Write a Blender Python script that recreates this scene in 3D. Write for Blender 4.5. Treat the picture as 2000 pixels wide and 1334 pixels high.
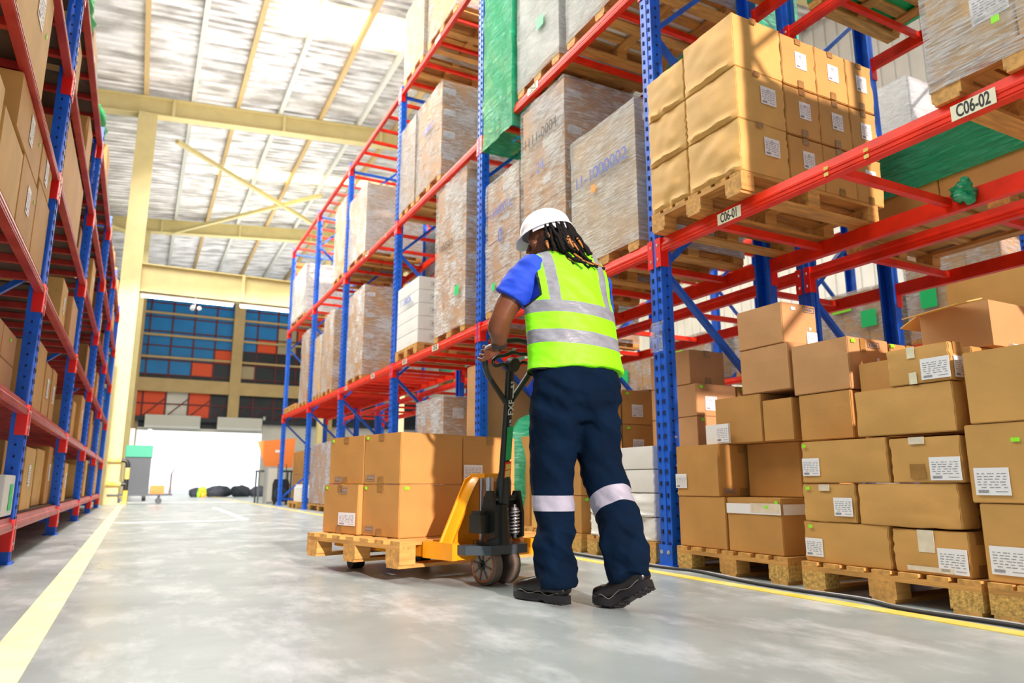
import bpy, bmesh, math, random
from mathutils import Vector, Matrix, noise
from math import radians as R, sin, cos, pi
random.seed(7)
S = bpy.context.scene
COL = S.collection
for o in list(bpy.data.objects): bpy.data.objects.remove(o)

# ------------------------------------------------------------------ camera
cam_d = bpy.data.cameras.new('camera'); cam = bpy.data.objects.new('camera', cam_d); COL.objects.link(cam)
cam.location = (0, 0, .505)
cam.rotation_euler = (R(90 + 11.32), 0, R(-27.4))
cam_d.sensor_width = 36; cam_d.lens = 36 * 1389 / 2000
cam_d.clip_start = .05; cam_d.clip_end = 300
cam_d.dof.use_dof = True; cam_d.dof.focus_distance = 3.3; cam_d.dof.aperture_fstop = 2.6
S.camera = cam
# ------------------------------------------------------------------ world, sun, lights, exposure
W = bpy.data.worlds.new('world'); S.world = W; W.use_nodes = True
bg = W.node_tree.nodes['Background']; bg.inputs[0].default_value = (.96, .98, 1, 1)
_tc = W.node_tree.nodes.new('ShaderNodeTexCoord'); _sp = W.node_tree.nodes.new('ShaderNodeSeparateXYZ'); _mr = W.node_tree.nodes.new('ShaderNodeMapRange')
W.node_tree.links.new(_tc.outputs['Generated'], _sp.inputs[0]); W.node_tree.links.new(_sp.outputs[1], _mr.inputs[0])   # sky strength shaped to whiten the gate and cut fill from behind
_mr.inputs[1].default_value = -.2; _mr.inputs[2].default_value = .6; _mr.inputs[3].default_value = .30; _mr.inputs[4].default_value = 1.5
W.node_tree.links.new(_mr.outputs[0], bg.inputs[1])
sd = bpy.data.lights.new('sun', 'SUN'); sun = bpy.data.objects.new('sun', sd); COL.objects.link(sun)
sd.energy = 4.2; sd.angle = R(1.6); sd.color = (1, .79, .72)
sun.rotation_euler = Vector((.0, .98, -.36)).to_track_quat('-Z', 'Y').to_euler()
def fill_area(loc, rot, sx, sy, e, c=(1, 1, 1)):  # fill lights added to brighten the hall, no fixtures modelled
    d = bpy.data.lights.new('fill_area', 'AREA'); o = bpy.data.objects.new('fill_area', d); COL.objects.link(o)
    d.shape = 'RECTANGLE'; d.size = sx; d.size_y = sy; d.energy = e; d.color = c
    o.location = loc; o.rotation_euler = rot; return o
fill_area((-.6, 6, 8.6), (0, R(-32), 0), 3, 9, 430, (1, .95, .84))
fill_area((-.2, 14, 9.2), (0, R(-26), 0), 3, 9, 700, (1, .96, .88))
fill_area((3, 27, 9.8), (0, 0, 0), 6, 10, 520, (1, .99, .95))
fill_area((6.9, 6, 6.5), (0, 0, 0), 2, 10, 80, (1, .96, .88))
fill_area((11, 10, 8.5), (0, 0, 0), 5, 16, 280, (1, .97, .92))
fill_area((2.5, 17, 7.2), (R(180), 0, 0), 5, 12, 330, (1, .99, .95))  # added uplight, brightens the roof underside
fill_area((4.5, 31, 7.5), (R(180), 0, 0), 7, 12, 400, (1, .99, .95))  # second added uplight, for the far roof
S.view_settings.view_transform = 'Standard'; S.view_settings.look = 'None'
S.view_settings.exposure = .5; S.view_settings.gamma = 1; S.view_settings.use_curve_mapping = False

# ------------------------------------------------------------------ materials
MT = {}
def mat(n, c, rough=.6, metal=0, var=0, vscale=6, stretch=(1, 1, 1), bump=0, bscale=40, emit=0, spec=.5, c2=None, coat=0):
    m = bpy.data.materials.new(n); m.use_nodes = True; nt = m.node_tree; b = nt.nodes['Principled BSDF']
    b.inputs['Base Color'].default_value = (*c, 1); b.inputs['Roughness'].default_value = rough
    b.inputs['Metallic'].default_value = metal; b.inputs['Specular IOR Level'].default_value = spec
    if coat: b.inputs['Coat Weight'].default_value = coat; b.inputs['Coat Roughness'].default_value = .15
    if emit: b.inputs['Emission Color'].default_value = (*c, 1); b.inputs['Emission Strength'].default_value = emit
    if var or bump or c2:
        tc = nt.nodes.new('ShaderNodeTexCoord'); mp = nt.nodes.new('ShaderNodeMapping'); mp.inputs['Scale'].default_value = stretch
        nt.links.new(tc.outputs['Object'], mp.inputs[0])
    if var or c2:
        nz = nt.nodes.new('ShaderNodeTexNoise'); nz.inputs['Scale'].default_value = vscale; nz.inputs['Detail'].default_value = 5
        nt.links.new(mp.outputs[0], nz.inputs['Vector'])
        rp = nt.nodes.new('ShaderNodeValToRGB')
        a = tuple(max(0, x * (1 - var)) for x in c); d = c2 if c2 else tuple(min(1, x * (1 + var)) for x in c)
        rp.color_ramp.elements[0].color = (*a, 1); rp.color_ramp.elements[1].color = (*d, 1)
        rp.color_ramp.elements[0].position = .33; rp.color_ramp.elements[1].position = .67
        nt.links.new(nz.outputs[0], rp.inputs[0]); nt.links.new(rp.outputs[0], b.inputs['Base Color'])
    if bump:
        n2 = nt.nodes.new('ShaderNodeTexNoise'); n2.inputs['Scale'].default_value = bscale; n2.inputs['Detail'].default_value = 4
        nt.links.new(mp.outputs[0], n2.inputs['Vector'])
        bp = nt.nodes.new('ShaderNodeBump'); bp.inputs['Strength'].default_value = bump; bp.inputs['Distance'].default_value = .01
        nt.links.new(n2.outputs[0], bp.inputs['Height']); nt.links.new(bp.outputs[0], b.inputs['Normal'])
    MT[n] = m; return m
mat('blue', (.004, .125, .72), .45, 0, .18, 9, bump=.05, bscale=20)
mat('red', (.85, .030, .006), .46, 0, .15, 7, spec=.3, bump=.05, bscale=20)
mat('red_worn_highlight', (.46, .012, .008), .38, 0, .15, 5, (1, .5, 1), c2=(.64, .07, .05), spec=.6)  # worn red, with pink highlights put into the lighter noise colour
mat('red_conn', (.88, .012, .008), .4)
mat('hole', (.004, .01, .05), .8)
mat('steel', (.6, .6, .62), .3, .9)
mat('steel_dark', (.045, .065, .08), .38, .2)
mat('card', (.60, .33, .09), .62, 0, .10, 3, (1, 1, 1), .05, 60)
mat('card_b', (.55, .285, .075), .62, 0, .10, 3, (1, 1, 1), .05, 60)
mat('card_p', (.56, .30, .12), .6, 0, .08, 3, (1, 1, 1), .05, 60)
mat('card_l', (.70, .42, .12), .62, 0, .10, 4, (1, 1, 1), .06, 50)
mat('card_w', (.84, .86, .84), .55, 0, .04, 5)
mat('card_in', (.42, .24, .10), .7)
mat('tape', (.36, .19, .055), .22, 0, .15, 12, spec=.7)
mat('tape_clear', (.78, .70, .55), .2, 0, .1, 20, spec=.8)
mat('paper', (.86, .87, .90), .5)
mat('cream', (.86, .84, .62), .5)
mat('ink', (.02, .02, .025), .6)
mat('ink_grey', (.26, .26, .29), .6)
mat('ink_blue', (.06, .13, .55), .5)
mat('ink_white', (.75, .78, .76), .6)
mat('green_lab', (.30, .95, .02), .5)
mat('green_tag', (.0, .72, .18), .5)
mat('orange_tag', (1, .34, .0), .5)
mat('wood', (.62, .33, .085), .7, 0, .28, 4, (1, 8, 8), .25, 30)
mat('wood_x', (.60, .31, .08), .7, 0, .28, 4, (8, 1, 8), .25, 30)
mat('wood_dark', (.30, .17, .06), .75, 0, .4, 4, (1, 8, 8), .2, 30)
mat('chip', (.62, .38, .10), .8, 0, .35, 60, (1, 1, 1), .6, 90)
mat('board', (.10, .06, .035), .8, 0, .3, 3)
mat('yellow_paint', (.88, .58, .02), .6, 0, .1, 4, c2=(.78, .68, .25))
mat('line_pale', (.80, .78, .50), .6, 0, .12, 5)
mat('line_white', (.9, .92, .92), .6)
mat('jack', (.93, .36, .006), .33, 0, .10, 5, coat=.3)
mat('jack_dark', (.010, .015, .013), .34)
mat('rubber', (.02, .02, .022), .55)
mat('wheel', (.13, .10, .08), .5, 0, .12, 20)
mat('wheel_rim', (.33, .27, .22), .45)
mat('wheel_band', (.45, .14, .04), .5)
mat('hivis', (.24, .95, .0), .6, 0, .03, 4)
mat('reflect', (.22, .25, .29), .42, 0, .12, 18, (1, 1, 2), .3, 40)
mat('reflect_leg', (.33, .34, .42), .5, 0, .06, 14, bump=.3, bscale=30)
mat('shirt', (.006, .06, .62), .75, 0, .1, 10)
mat('navy', (.0003, .0075, .024), .9, 0, .25, 7, spec=.12, bump=.2, bscale=16)
mat('skin', (.155, .052, .022), .42, 0, .18, 9, bump=.06, bscale=60)
mat('palm', (.42, .20, .12), .5)
mat('hair', (.005, .004, .004), .75, spec=.2)
mat('hair_tip', (.40, .16, .03), .6)
mat('helmet', (.88, .89, .93), .22, coat=.5)
mat('eye', (.8, .78, .75), .2)
mat('boot', (.005, .005, .006), .3, 0, 0, 5, bump=.1, bscale=50)
mat('boot_sole', (.008, .008, .011), .5)
mat('seam', (.16, .15, .13), .6)
mat('steelyellow', (.70, .59, .28), .5, 0, .05, 3)
mat('beige', (.62, .44, .20), .6, 0, .06, 2)
mat('w_blue', (.001, .23, .62), .5, 0, .1, 1)
mat('w_orange', (.90, .09, .012), .5)
mat('w_beige', (.50, .42, .26), .5)
mat('w_dark', (.012, .022, .035), .5, 0, .3, 1)
mat('w_frame', (.13, .012, .02), .5)
mat('w_white', (.80, .78, .72), .7, 0, .05, 2)
mat('plaster', (.74, .70, .60), .7, 0, .05, 1.2)
mat('canopy', (.72, .72, .66), .6)
mat('lamp', (1, 1, .93), .5, emit=9)
mat('skylight', (1, .82, .28), .5, emit=4)
mat('outside', (.85, .86, .86), .8)
mat('green_machine', (.01, .36, .22), .4)
mat('cloth_dark', (.03, .04, .06), .8, 0, .3, 9, bump=.5, bscale=9)
mat('orange', (.92, .26, .05), .55)
mat('plastic_black', (.012, .014, .018), .4)
mat('green_net', (.0, .42, .12), .5)
mat('grey', (.42, .44, .45), .5)

def floor_mat():
    m = bpy.data.materials.new('concrete'); m.use_nodes = True; nt = m.node_tree; b = nt.nodes['Principled BSDF']; L = nt.links
    tc = nt.nodes.new('ShaderNodeTexCoord')
    def nz(s, d, st=(1, 1, 1), rough=.6):
        mp = nt.nodes.new('ShaderNodeMapping'); mp.inputs['Scale'].default_value = st; L.new(tc.outputs['Object'], mp.inputs[0])
        n = nt.nodes.new('ShaderNodeTexNoise'); n.inputs['Scale'].default_value = s; n.inputs['Detail'].default_value = d
        n.inputs['Roughness'].default_value = rough; L.new(mp.outputs[0], n.inputs['Vector']); return n
    a = nz(.9, 8, (1, 1.3, 1), .65); r1 = nt.nodes.new('ShaderNodeValToRGB')
    r1.color_ramp.elements[0].position = .3; r1.color_ramp.elements[0].color = (.24, .30, .305, 1)
    r1.color_ramp.elements[1].position = .7; r1.color_ramp.elements[1].color = (.39, .46, .465, 1)
    L.new(a.outputs[0], r1.inputs[0])
    s = nz(3.2, 9, (1, .45, 1), .72); r2 = nt.nodes.new('ShaderNodeValToRGB')
    r2.color_ramp.elements[0].position = .49; r2.color_ramp.elements[0].color = (0, 0, 0, 1)
    r2.color_ramp.elements[1].position = .70; r2.color_ramp.elements[1].color = (.8, .8, .8, 1)
    L.new(s.outputs[0], r2.inputs[0])
    mx = nt.nodes.new('ShaderNodeMixRGB'); mx.inputs[2].default_value = (.66, .73, .76, 1)
    L.new(r2.outputs[0], mx.inputs[0]); L.new(r1.outputs[0], mx.inputs[1]); L.new(mx.outputs[0], b.inputs['Base Color'])
    rr = nz(1.6, 6); mr = nt.nodes.new('ShaderNodeMapRange'); mr.inputs[3].default_value = .16; mr.inputs[4].default_value = .5
    L.new(rr.outputs[0], mr.inputs[0]); L.new(mr.outputs[0], b.inputs['Roughness'])
    bp = nt.nodes.new('ShaderNodeBump'); bp.inputs['Strength'].default_value = .12; bp.inputs['Distance'].default_value = .01
    L.new(nz(14, 6).outputs[0], bp.inputs['Height']); L.new(bp.outputs[0], b.inputs['Normal'])
    MT['concrete'] = m
floor_mat()
def roof_mat():
    m = bpy.data.materials.new('foil'); m.use_nodes = True; nt = m.node_tree; b = nt.nodes['Principled BSDF']; L = nt.links
    tc = nt.nodes.new('ShaderNodeTexCoord'); mp = nt.nodes.new('ShaderNodeMapping'); mp.inputs['Scale'].default_value = (1, 3, 1)
    L.new(tc.outputs['Object'], mp.inputs[0]); n = nt.nodes.new('ShaderNodeTexNoise'); n.inputs['Scale'].default_value = 1.1; n.inputs['Detail'].default_value = 7
    L.new(mp.outputs[0], n.inputs['Vector']); r = nt.nodes.new('ShaderNodeValToRGB')
    r.color_ramp.elements[0].position = .36; r.color_ramp.elements[0].color = (.50, .49, .47, 1)
    r.color_ramp.elements[1].position = .6; r.color_ramp.elements[1].color = (.95, .95, .96, 1)
    L.new(n.outputs[0], r.inputs[0]); L.new(r.outputs[0], b.inputs['Base Color'])
    b.inputs['Metallic'].default_value = .35; b.inputs['Roughness'].default_value = .38
    MT['foil'] = m
roof_mat()
def film_mat(n, col, lo, hi, tint=(1, 1, 1), sc=7, stretch=(1, 1, 5)):
    m = bpy.data.materials.new(n); m.use_nodes = True; nt = m.node_tree; L = nt.links; b = nt.nodes['Principled BSDF']; out = nt.nodes['Material Output']
    b.inputs['Base Color'].default_value = (*col, 1); b.inputs['Roughness'].default_value = .12; b.inputs['Specular IOR Level'].default_value = .9
    tc = nt.nodes.new('ShaderNodeTexCoord'); mp = nt.nodes.new('ShaderNodeMapping'); mp.inputs['Scale'].default_value = stretch; mp.inputs['Rotation'].default_value = (R(14), R(14), 0)
    L.new(tc.outputs['Object'], mp.inputs[0]); nz = nt.nodes.new('ShaderNodeTexNoise'); nz.inputs['Scale'].default_value = sc; nz.inputs['Detail'].default_value = 7; nz.inputs['Roughness'].default_value = .62
    nz.inputs['Distortion'].default_value = .6
    L.new(mp.outputs[0], nz.inputs['Vector'])
    mr = nt.nodes.new('ShaderNodeMapRange'); mr.inputs[1].default_value = .46; mr.inputs[2].default_value = .64; mr.inputs[3].default_value = lo; mr.inputs[4].default_value = hi
    n3 = nt.nodes.new('ShaderNodeTexNoise'); n3.inputs['Scale'].default_value = 2.6; n3.inputs['Detail'].default_value = 3; L.new(tc.outputs['Object'], n3.inputs['Vector'])
    av = nt.nodes.new('ShaderNodeMath'); av.operation = 'MULTIPLY_ADD'; av.inputs[1].default_value = .65; L.new(nz.outputs[0], av.inputs[0])
    a2 = nt.nodes.new('ShaderNodeMath'); a2.operation = 'MULTIPLY'; a2.inputs[1].default_value = .42; L.new(n3.outputs[0], a2.inputs[0]); L.new(a2.outputs[0], av.inputs[2])
    L.new(av.outputs[0], mr.inputs[0])
    bp = nt.nodes.new('ShaderNodeBump'); bp.inputs['Strength'].default_value = 1; bp.inputs['Distance'].default_value = .05
    L.new(nz.outputs[0], bp.inputs['Height']); L.new(bp.outputs[0], b.inputs['Normal'])
    tr = nt.nodes.new('ShaderNodeBsdfTransparent'); tr.inputs[0].default_value = (*tint, 1)
    ms = nt.nodes.new('ShaderNodeMixShader'); L.new(mr.outputs[0], ms.inputs[0]); L.new(tr.outputs[0], ms.inputs[1]); L.new(b.outputs[0], ms.inputs[2]); L.new(ms.outputs[0], out.inputs['Surface'])
    MT[n] = m
film_mat('film', (.95, .96, .97), .14, .92, sc=17, stretch=(.5, .5, 5))
film_mat('film_thick', (.93, .95, .94), .42, .95, sc=17, stretch=(.5, .5, 5))
film_mat('film_green', (.0, .62, .30), .62, .95, (.2, .9, .5))
film_mat('bag', (.8, .88, .92), .2, .5)

# ------------------------------------------------------------------ mesh helpers
class MB:
    def __init__(s): s.v = []; s.f = []; s.m = []
    def add(s, vs, fs, mi=0):
        o = len(s.v); s.v += [tuple(p) for p in vs]; s.f += [tuple(i + o for i in f) for f in fs]; s.m += [mi] * len(fs)
    def box(s, x0, y0, z0, x1, y1, z1, mi=0):
        s.add([(x0, y0, z0), (x1, y0, z0), (x1, y1, z0), (x0, y1, z0), (x0, y0, z1), (x1, y0, z1), (x1, y1, z1), (x0, y1, z1)],
              [(0, 3, 2, 1), (4, 5, 6, 7), (0, 1, 5, 4), (1, 2, 6, 5), (2, 3, 7, 6), (3, 0, 4, 7)], mi); return s
    def bar(s, p, q, w, h, up=(0, 0, 1), mi=0):
        p = Vector(p); q = Vector(q); d = (q - p).normalized(); up = Vector(up)
        if abs(d.dot(up)) > .98: up = Vector((0, 1, 0))
        a = d.cross(up).normalized() * w / 2; b = a.cross(d).normalized() * h / 2
        vs = [p - a - b, p + a - b, p + a + b, p - a + b, q - a - b, q + a - b, q + a + b, q - a + b]
        s.add(vs, [(0, 1, 2, 3), (7, 6, 5, 4), (0, 4, 5, 1), (1, 5, 6, 2), (2, 6, 7, 3), (3, 7, 4, 0)], mi); return s
    def tube(s, pts, rad, seg=10, side=None, cap=True, mi=0):
        pts = [Vector(p) for p in pts]; n = len(pts)
        if not isinstance(rad, (list, tuple)): rad = [rad] * n
        rings = []; prev = None
        for i, p in enumerate(pts):
            t = (pts[min(i + 1, n - 1)] - pts[max(i - 1, 0)]).normalized()
            if side is not None: a = Vector(side)
            elif prev is not None: a = prev
            else: a = Vector((1, 0, 0)) if abs(t.x) < .8 else Vector((0, 1, 0))
            a = (a - t * a.dot(t)).normalized(); prev = a; b = t.cross(a)
            r = rad[i]; ra, rb = r if isinstance(r, (list, tuple)) else (r, r)
            rings.append([p + a * ra * cos(2 * pi * k / seg) + b * rb * sin(2 * pi * k / seg) for k in range(seg)])
        vs = [q for r in rings for q in r]; fs = []
        for i in range(n - 1):
            for k in range(seg):
                k2 = (k + 1) % seg; fs.append((i * seg + k, i * seg + k2, (i + 1) * seg + k2, (i + 1) * seg + k))
        if cap: fs += [tuple(range(seg))[::-1], tuple((n - 1) * seg + k for k in range(seg))]
        s.add(vs, fs, mi); return s
    def ell(s, c, r, rot=None, seg=20, rings=12, mi=0):
        c = Vector(c); M = rot if rot else Matrix.Identity(3); vs = []; fs = []
        for i in range(rings + 1):
            th = pi * i / rings
            for k in range(seg):
                ph = 2 * pi * k / seg
                vs.append(c + M @ Vector((r[0] * sin(th) * cos(ph), r[1] * sin(th) * sin(ph), r[2] * cos(th))))
        for i in range(rings):
            for k in range(seg):
                k2 = (k + 1) % seg; fs.append((i * seg + k, (i + 1) * seg + k, (i + 1) * seg + k2, i * seg + k2))
        s.add(vs, fs, mi); return s
    def prism(s, poly, axis, a0, a1, mi=0):
        n = len(poly)
        def P(u, v, a): return {'x': (a, u, v), 'y': (u, a, v), 'z': (u, v, a)}[axis]
        vs = [P(u, v, a0) for u, v in poly] + [P(u, v, a1) for u, v in poly]
        fs = [tuple(range(n)), tuple(range(2 * n - 1, n - 1, -1))] + [(i, i + n, (i + 1) % n + n, (i + 1) % n) for i in range(n)]
        s.add(vs, fs, mi); return s
    def mesh(s, name, mats, smooth=False, xf=None, fix=True):
        me = bpy.data.meshes.new(name); vs = s.v
        if xf: vs = [tuple(xf @ Vector(p)) for p in vs]
        me.from_pydata(vs, [], s.f)
        for m in (mats if isinstance(mats, (list, tuple)) else [mats]): me.materials.append(MT[m])
        me.polygons.foreach_set('material_index', s.m)
        if fix:
            bm = bmesh.new(); bm.from_mesh(me); bmesh.ops.remove_doubles(bm, verts=bm.verts, dist=1e-5); bmesh.ops.recalc_face_normals(bm, faces=bm.faces); bm.to_mesh(me); bm.free()
        if smooth:
            me.polygons.foreach_set('use_smooth', [True] * len(me.polygons))
            if smooth == 'auto': me.set_sharp_from_angle(angle=R(40))
        me.update(); return me
    def build(s, name, mats, parent=None, loc=None, rotz=0, smooth=False, xf=None):
        return obj(name, s.mesh(name, mats, smooth, xf), parent, loc, rotz)
def obj(name, me, parent=None, loc=None, rotz=0):
    o = bpy.data.objects.new(name, me); COL.objects.link(o)
    if parent: o.parent = parent
    if loc is not None: o.location = loc
    o.rotation_euler = (0, 0, rotz); return o
def tag(o, label=None, cat=None, group=None, kind=None):
    if label: o['label'] = label
    if cat: o['category'] = cat
    if group: o['group'] = group
    if kind: o['kind'] = kind
    return o
def thing(name, label, cat, loc=(0, 0, 0), rotz=0, group=None):
    return tag(obj(name, None, None, loc, rotz), label, cat, group)
def struct(name, mb, mats, smooth=False):
    return tag(mb.build(name, mats, smooth=smooth), kind='structure')
def copytree(o, parent=None):
    c = o.copy(); COL.objects.link(c); c.parent = parent
    for ch in [x for x in bpy.data.objects if x.parent == o]: copytree(ch, c)
    return c
CH = {}
def kids(o): return list(o.children)
def dup(o, loc, rotz=None, label=None):
    c = o.copy(); COL.objects.link(c); c.location = loc
    if rotz is not None: c.rotation_euler = (0, 0, rotz)
    if label: c['label'] = label
    for k in TREE.get(o.name, []):
        d = k.copy(); COL.objects.link(d); d.parent = c
        for g in TREE.get(k.name, []):
            e = g.copy(); COL.objects.link(e); e.parent = d
    return c
TREE = {}
def remember(o):
    ks = [x for x in bpy.data.objects if x.parent == o]; TREE[o.name] = ks
    for k in ks: TREE[k.name] = [x for x in bpy.data.objects if x.parent == k]
TXT = {}
def text_mesh(s, size, m, bold=0, depth=.0006):
    key = (s, size, m)
    if key in TXT: return TXT[key]
    cu = bpy.data.curves.new('writing', 'FONT'); cu.body = s; cu.size = size; cu.extrude = depth; cu.offset = bold; cu.align_x = 'CENTER'; cu.align_y = 'CENTER'
    o = bpy.data.objects.new('tmp', cu); COL.objects.link(o); bpy.context.view_layer.update()
    me = bpy.data.meshes.new_from_object(o.evaluated_get(bpy.context.evaluated_depsgraph_get()))
    bpy.data.objects.remove(o)
    me.transform(Matrix.Rotation(R(90), 4, 'X')); me.materials.clear(); me.materials.append(MT[m]); TXT[key] = me; return me

# ------------------------------------------------------------------ the hall
f = MB(); f.box(-14, -12, -.12, 18, 42.2, 0); struct('floor', f, 'concrete')
f = MB(); f.box(-60, 42.2, -.15, 60, 140, -.01); tag(f.build('paved_yard', 'outside'), kind='structure')
f = MB(); f.box(2.70, -1, 0, 2.785, 41, .003); struct('trim_1', f, 'yellow_paint')
f = MB(); f.box(-.345, -1, 0, -.225, 41, .003); struct('trim_2', f, 'line_pale')
f = MB(); f.bar((1.44, 11.1, .001), (1.56, 17.1, .001), .09, .004); f.bar((-.2, 22, .001), (5, 22, .001), .1, .004); f.bar((-.2, 11.0, .001), (1.3, 11.0, .001), .06, .004)
struct('trim_3', f, 'line_white')
SL = .093
def rz(x): return 11.40 + SL * x
prof = [(0, 0), (.11, 0), (.14, .07), (.20, .07), (.23, 0)]
f = MB(); ys = []; y = 5
while y < 42.2:
    for a, b in prof: ys.append((y + a, b))
    y += .25
sky_y = [(15.6, 16.9), (25.6, 26.4)]
xs = [-12, -6, 0, 6, 12, 18]
for i in range(len(ys) - 1):
    (ya, za), (yb, zb) = ys[i], ys[i + 1]
    for j in range(5):
        xa, xb = xs[j], xs[j + 1]
        for (s0, s1), xr in zip(sky_y, [(1, 18), (0, 18)]): pass
        f.add([(xa, ya, rz(xa) + za), (xb, ya, rz(xb) + za), (xb, yb, rz(xb) + zb), (xa, yb, rz(xa) + zb)], [(0, 1, 2, 3)])
struct('ceiling', f, 'foil')
f = MB()
f.box(-.0, 15.3, -.01, 9, 16.6, 0); struct('window_1', f, 'skylight'); S.objects['window_1'].location = (2.0, 0, rz(2) - .02)
S.objects['window_1'].rotation_euler = (0, -math.atan(SL), 0)
f = MB(); f.box(0, 25.6, -.01, 12, 26.3, 0); struct('window_2', f, 'skylight'); S.objects['window_2'].location = (1.5, 0, rz(1.5) - .02)
S.objects['window_2'].rotation_euler = (0, -math.atan(SL), 0)
n = 4
for k in range(-8, 15):
    x = -.75 + 1.2 * k
    f = MB(); f.box(x - .035, 5, rz(x) - .19, x + .035, 42, rz(x) - .03); f.box(x + .035, 5, rz(x) - .19, x + .08, 42, rz(x) - .175)
    struct('trim_%d' % n, f, 'canopy' if k % 2 else 'beige'); n += 1
def ibeam(f, p, q, w, h, up=(0, 0, 1)):
    p = Vector(p); q = Vector(q); d = (q - p).normalized(); up = Vector(up); a = d.cross(up).normalized(); b = a.cross(d).normalized()
    f.bar(p + b * (h / 2 - .015), q + b * (h / 2 - .015), w, .03, up); f.bar(p - b * (h / 2 - .015), q - b * (h / 2 - .015), w, .03, up); f.bar(p, q, .03, h - .061, up)
for Y in (10.2, 20.9, 31.4):
    f = MB(); ibeam(f, (-12, Y, rz(-12) - .48), (18, Y, rz(18) - .48), .3, .55); 
    for x in (-3, 0, 3, 6, 9, 12): f.bar((x, Y - .16, rz(x) - .74), (x, Y - .16, rz(x) - .22), .08, .02)
    struct('trim_%d' % n, f, 'steelyellow'); n += 1
for Y in (20.9, 31.4):
    for X, w in ((-.62, .46), (6.9, .30), (-11, .46), (15, .46)):
        if Y > 30 and X == -.62: pass
        f = MB(); ibeam(f, (X, Y, 0), (X, Y, rz(X) - .75), w, w, (0, 1, 0)); f.box(X - w / 2 - .08, Y - w / 2 - .05, 0, X + w / 2 + .08, Y + w / 2 + .05, .03)
        if X == -.62: f.box(X - w / 2 - .005, Y - w / 2 - .012, .03, X + w / 2 + .005, Y - w / 2 - .002, rz(X) - .86)
        struct('trim_%d' % n, f, 'steelyellow'); n += 1
# crane girder and braces
f = MB(); ibeam(f, (-.6, 21.0, 5.95), (12, 21.0, 5.95), .3, .78); 
for x in (2.2, 4.4, 6.6): f.bar((x, 20.83, 5.56), (x, 20.83, 6.34), .08, .02)
struct('trim_%d' % n, f, 'steelyellow'); n += 1
for a, b in (((.16, 22.3, 11.15), (5.47, 28.6, 11.6)), ((.2, 31.6, 11.2), (5.2, 25.5, 11.6)), ((-11, 21, 11.0 - .9), (-1, 31, 10.8))):
    f = MB(); f.bar((a[0], a[1], a[2] - .5), (b[0], b[1], b[2] - .5), .12, .12); struct('trim_%d' % n, f, 'steelyellow'); n += 1
# end wall at Y=42 : patterned panels above the gate
YW = 42.0
cw, chh = 1.0, 1.0
gx0, gx1, gz = -.2, 6.0, 3.3
cols = {'B': 'w_blue', 'O': 'w_orange', 'E': 'w_beige', 'D': 'w_dark', 'W': 'w_white'}
mats = ['w_blue', 'w_orange', 'w_beige', 'w_dark', 'w_white']
f = MB()
def cell(x, z):
    diag = .53 * (x - 3.4) + 5.9   # dark wave rises to the right
    if z > 6.9: 
        if z < diag + .8 and x > 5: return 3
        st = {3: 7.2, 4: 7.9, 5: 8.2, 6: 8.9, 7: 9.2}.get(int(x), None)
        return 0
    return 3
for i in range(-10, 18):
    for k in range(0, 13):
        x0 = i * 1.1 - .1; z0 = 3.9 + k * .78; z1 = z0 + .78
        if z0 > rz(x0) : continue
        c = 0
        if k <= 2: c = 3
        if k <= 1: c = {-1: 1, 0: 1, 1: 4, 2: 1, -2: 0}.get(i, 3)
        edge = 2 + (i - 2) * 1.0
        if k >= 3:
            e = {2: 3, 3: 4, 4: 5, 5: 5, 6: 6, 7: 7, 8: 7, 9: 8}.get(i, 3 if i < 2 else 9)
            if i >= 4 and k < e: c = 3
            if (i, k) in ((2, 3), (3, 4), (5, 5), (7, 6)): c = 1
            if (i, k) == (3, 3): c = 3
            if (i, k) in ((4, 3), (6, 5), (6, 6)): c = 2
            if (i, k) == (5, 5): c = 1
        f.box(x0, YW, z0, x0 + 1.1, YW + .08, min(z1, 14), c)
f.box(-14, YW, 0, gx0, YW + .1, 3.9, 2); f.box(gx1, YW, 0, 18, YW + .1, 3.9, 4); f.box(gx0, YW, gz, gx1, YW + .1, 3.9, 3)
struct('wall_back', f, mats)
f = MB()
for i in range(-10, 18): f.box(i * 1.1 - .14, YW - .06, 3.9, i * 1.1 - .06, YW, 13)
for k in range(0, 12): f.box(-12, YW - .05, 3.87 + k * .78, 18, YW, 3.93 + k * .78)
for i in range(0, 8): f.bar((i * 1.1 - .1, YW - .04, 3.95), (i * 1.1 + 1, YW - .04, 5.0), .05, .05)
struct('trim_%d' % n, f, 'w_frame'); n += 1
for k in (7.1, 8.3, 9.5, 10.7):
    f = MB(); f.box(-12, YW - .16, k, 18, YW - .06, k + .12); struct('trim_%d' % n, f, 'beige'); n += 1
f = MB(); f.box(-12, YW - .35, 5.3, 18, YW - .1, 6.0); struct('trim_%d' % n, f, 'beige'); n += 1
for x, z0 in ((-.65, 0), (4.35, 3.9), (9.5, 0)):
    f = MB(); f.box(x - .28, YW - .42, z0, x + .28, YW - .08, 13); struct('trim_%d' % n, f, 'beige'); n += 1
f = MB(); f.box(-12, YW - .3, 3.75, 18, YW - .06, 3.98); struct('trim_%d' % n, f, 'w_dark'); n += 1
f = MB(); f.box(gx0 - .12, YW - .1, 0, gx0, YW + .1, gz); f.box(gx1, YW - .1, 0, gx1 + .12, YW + .1, gz + .9); f.box(gx0, YW - .1, gz - .04, gx1, YW + .1, gz + .12)
struct('door_1', f, 'w_white')
# side walls
f = MB(); f.box(-14, 5, 0, -13.9, 42, 11); struct('wall_left', f, 'plaster')
f = MB(); f.box(15.4, 2, 0, 15.5, 42, 13)
for k in range(110): f.box(15.36, 2 + k * .36, 0, 15.4, 2.12 + k * .36, 13)
struct('wall_right', f, 'w_white')
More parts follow.
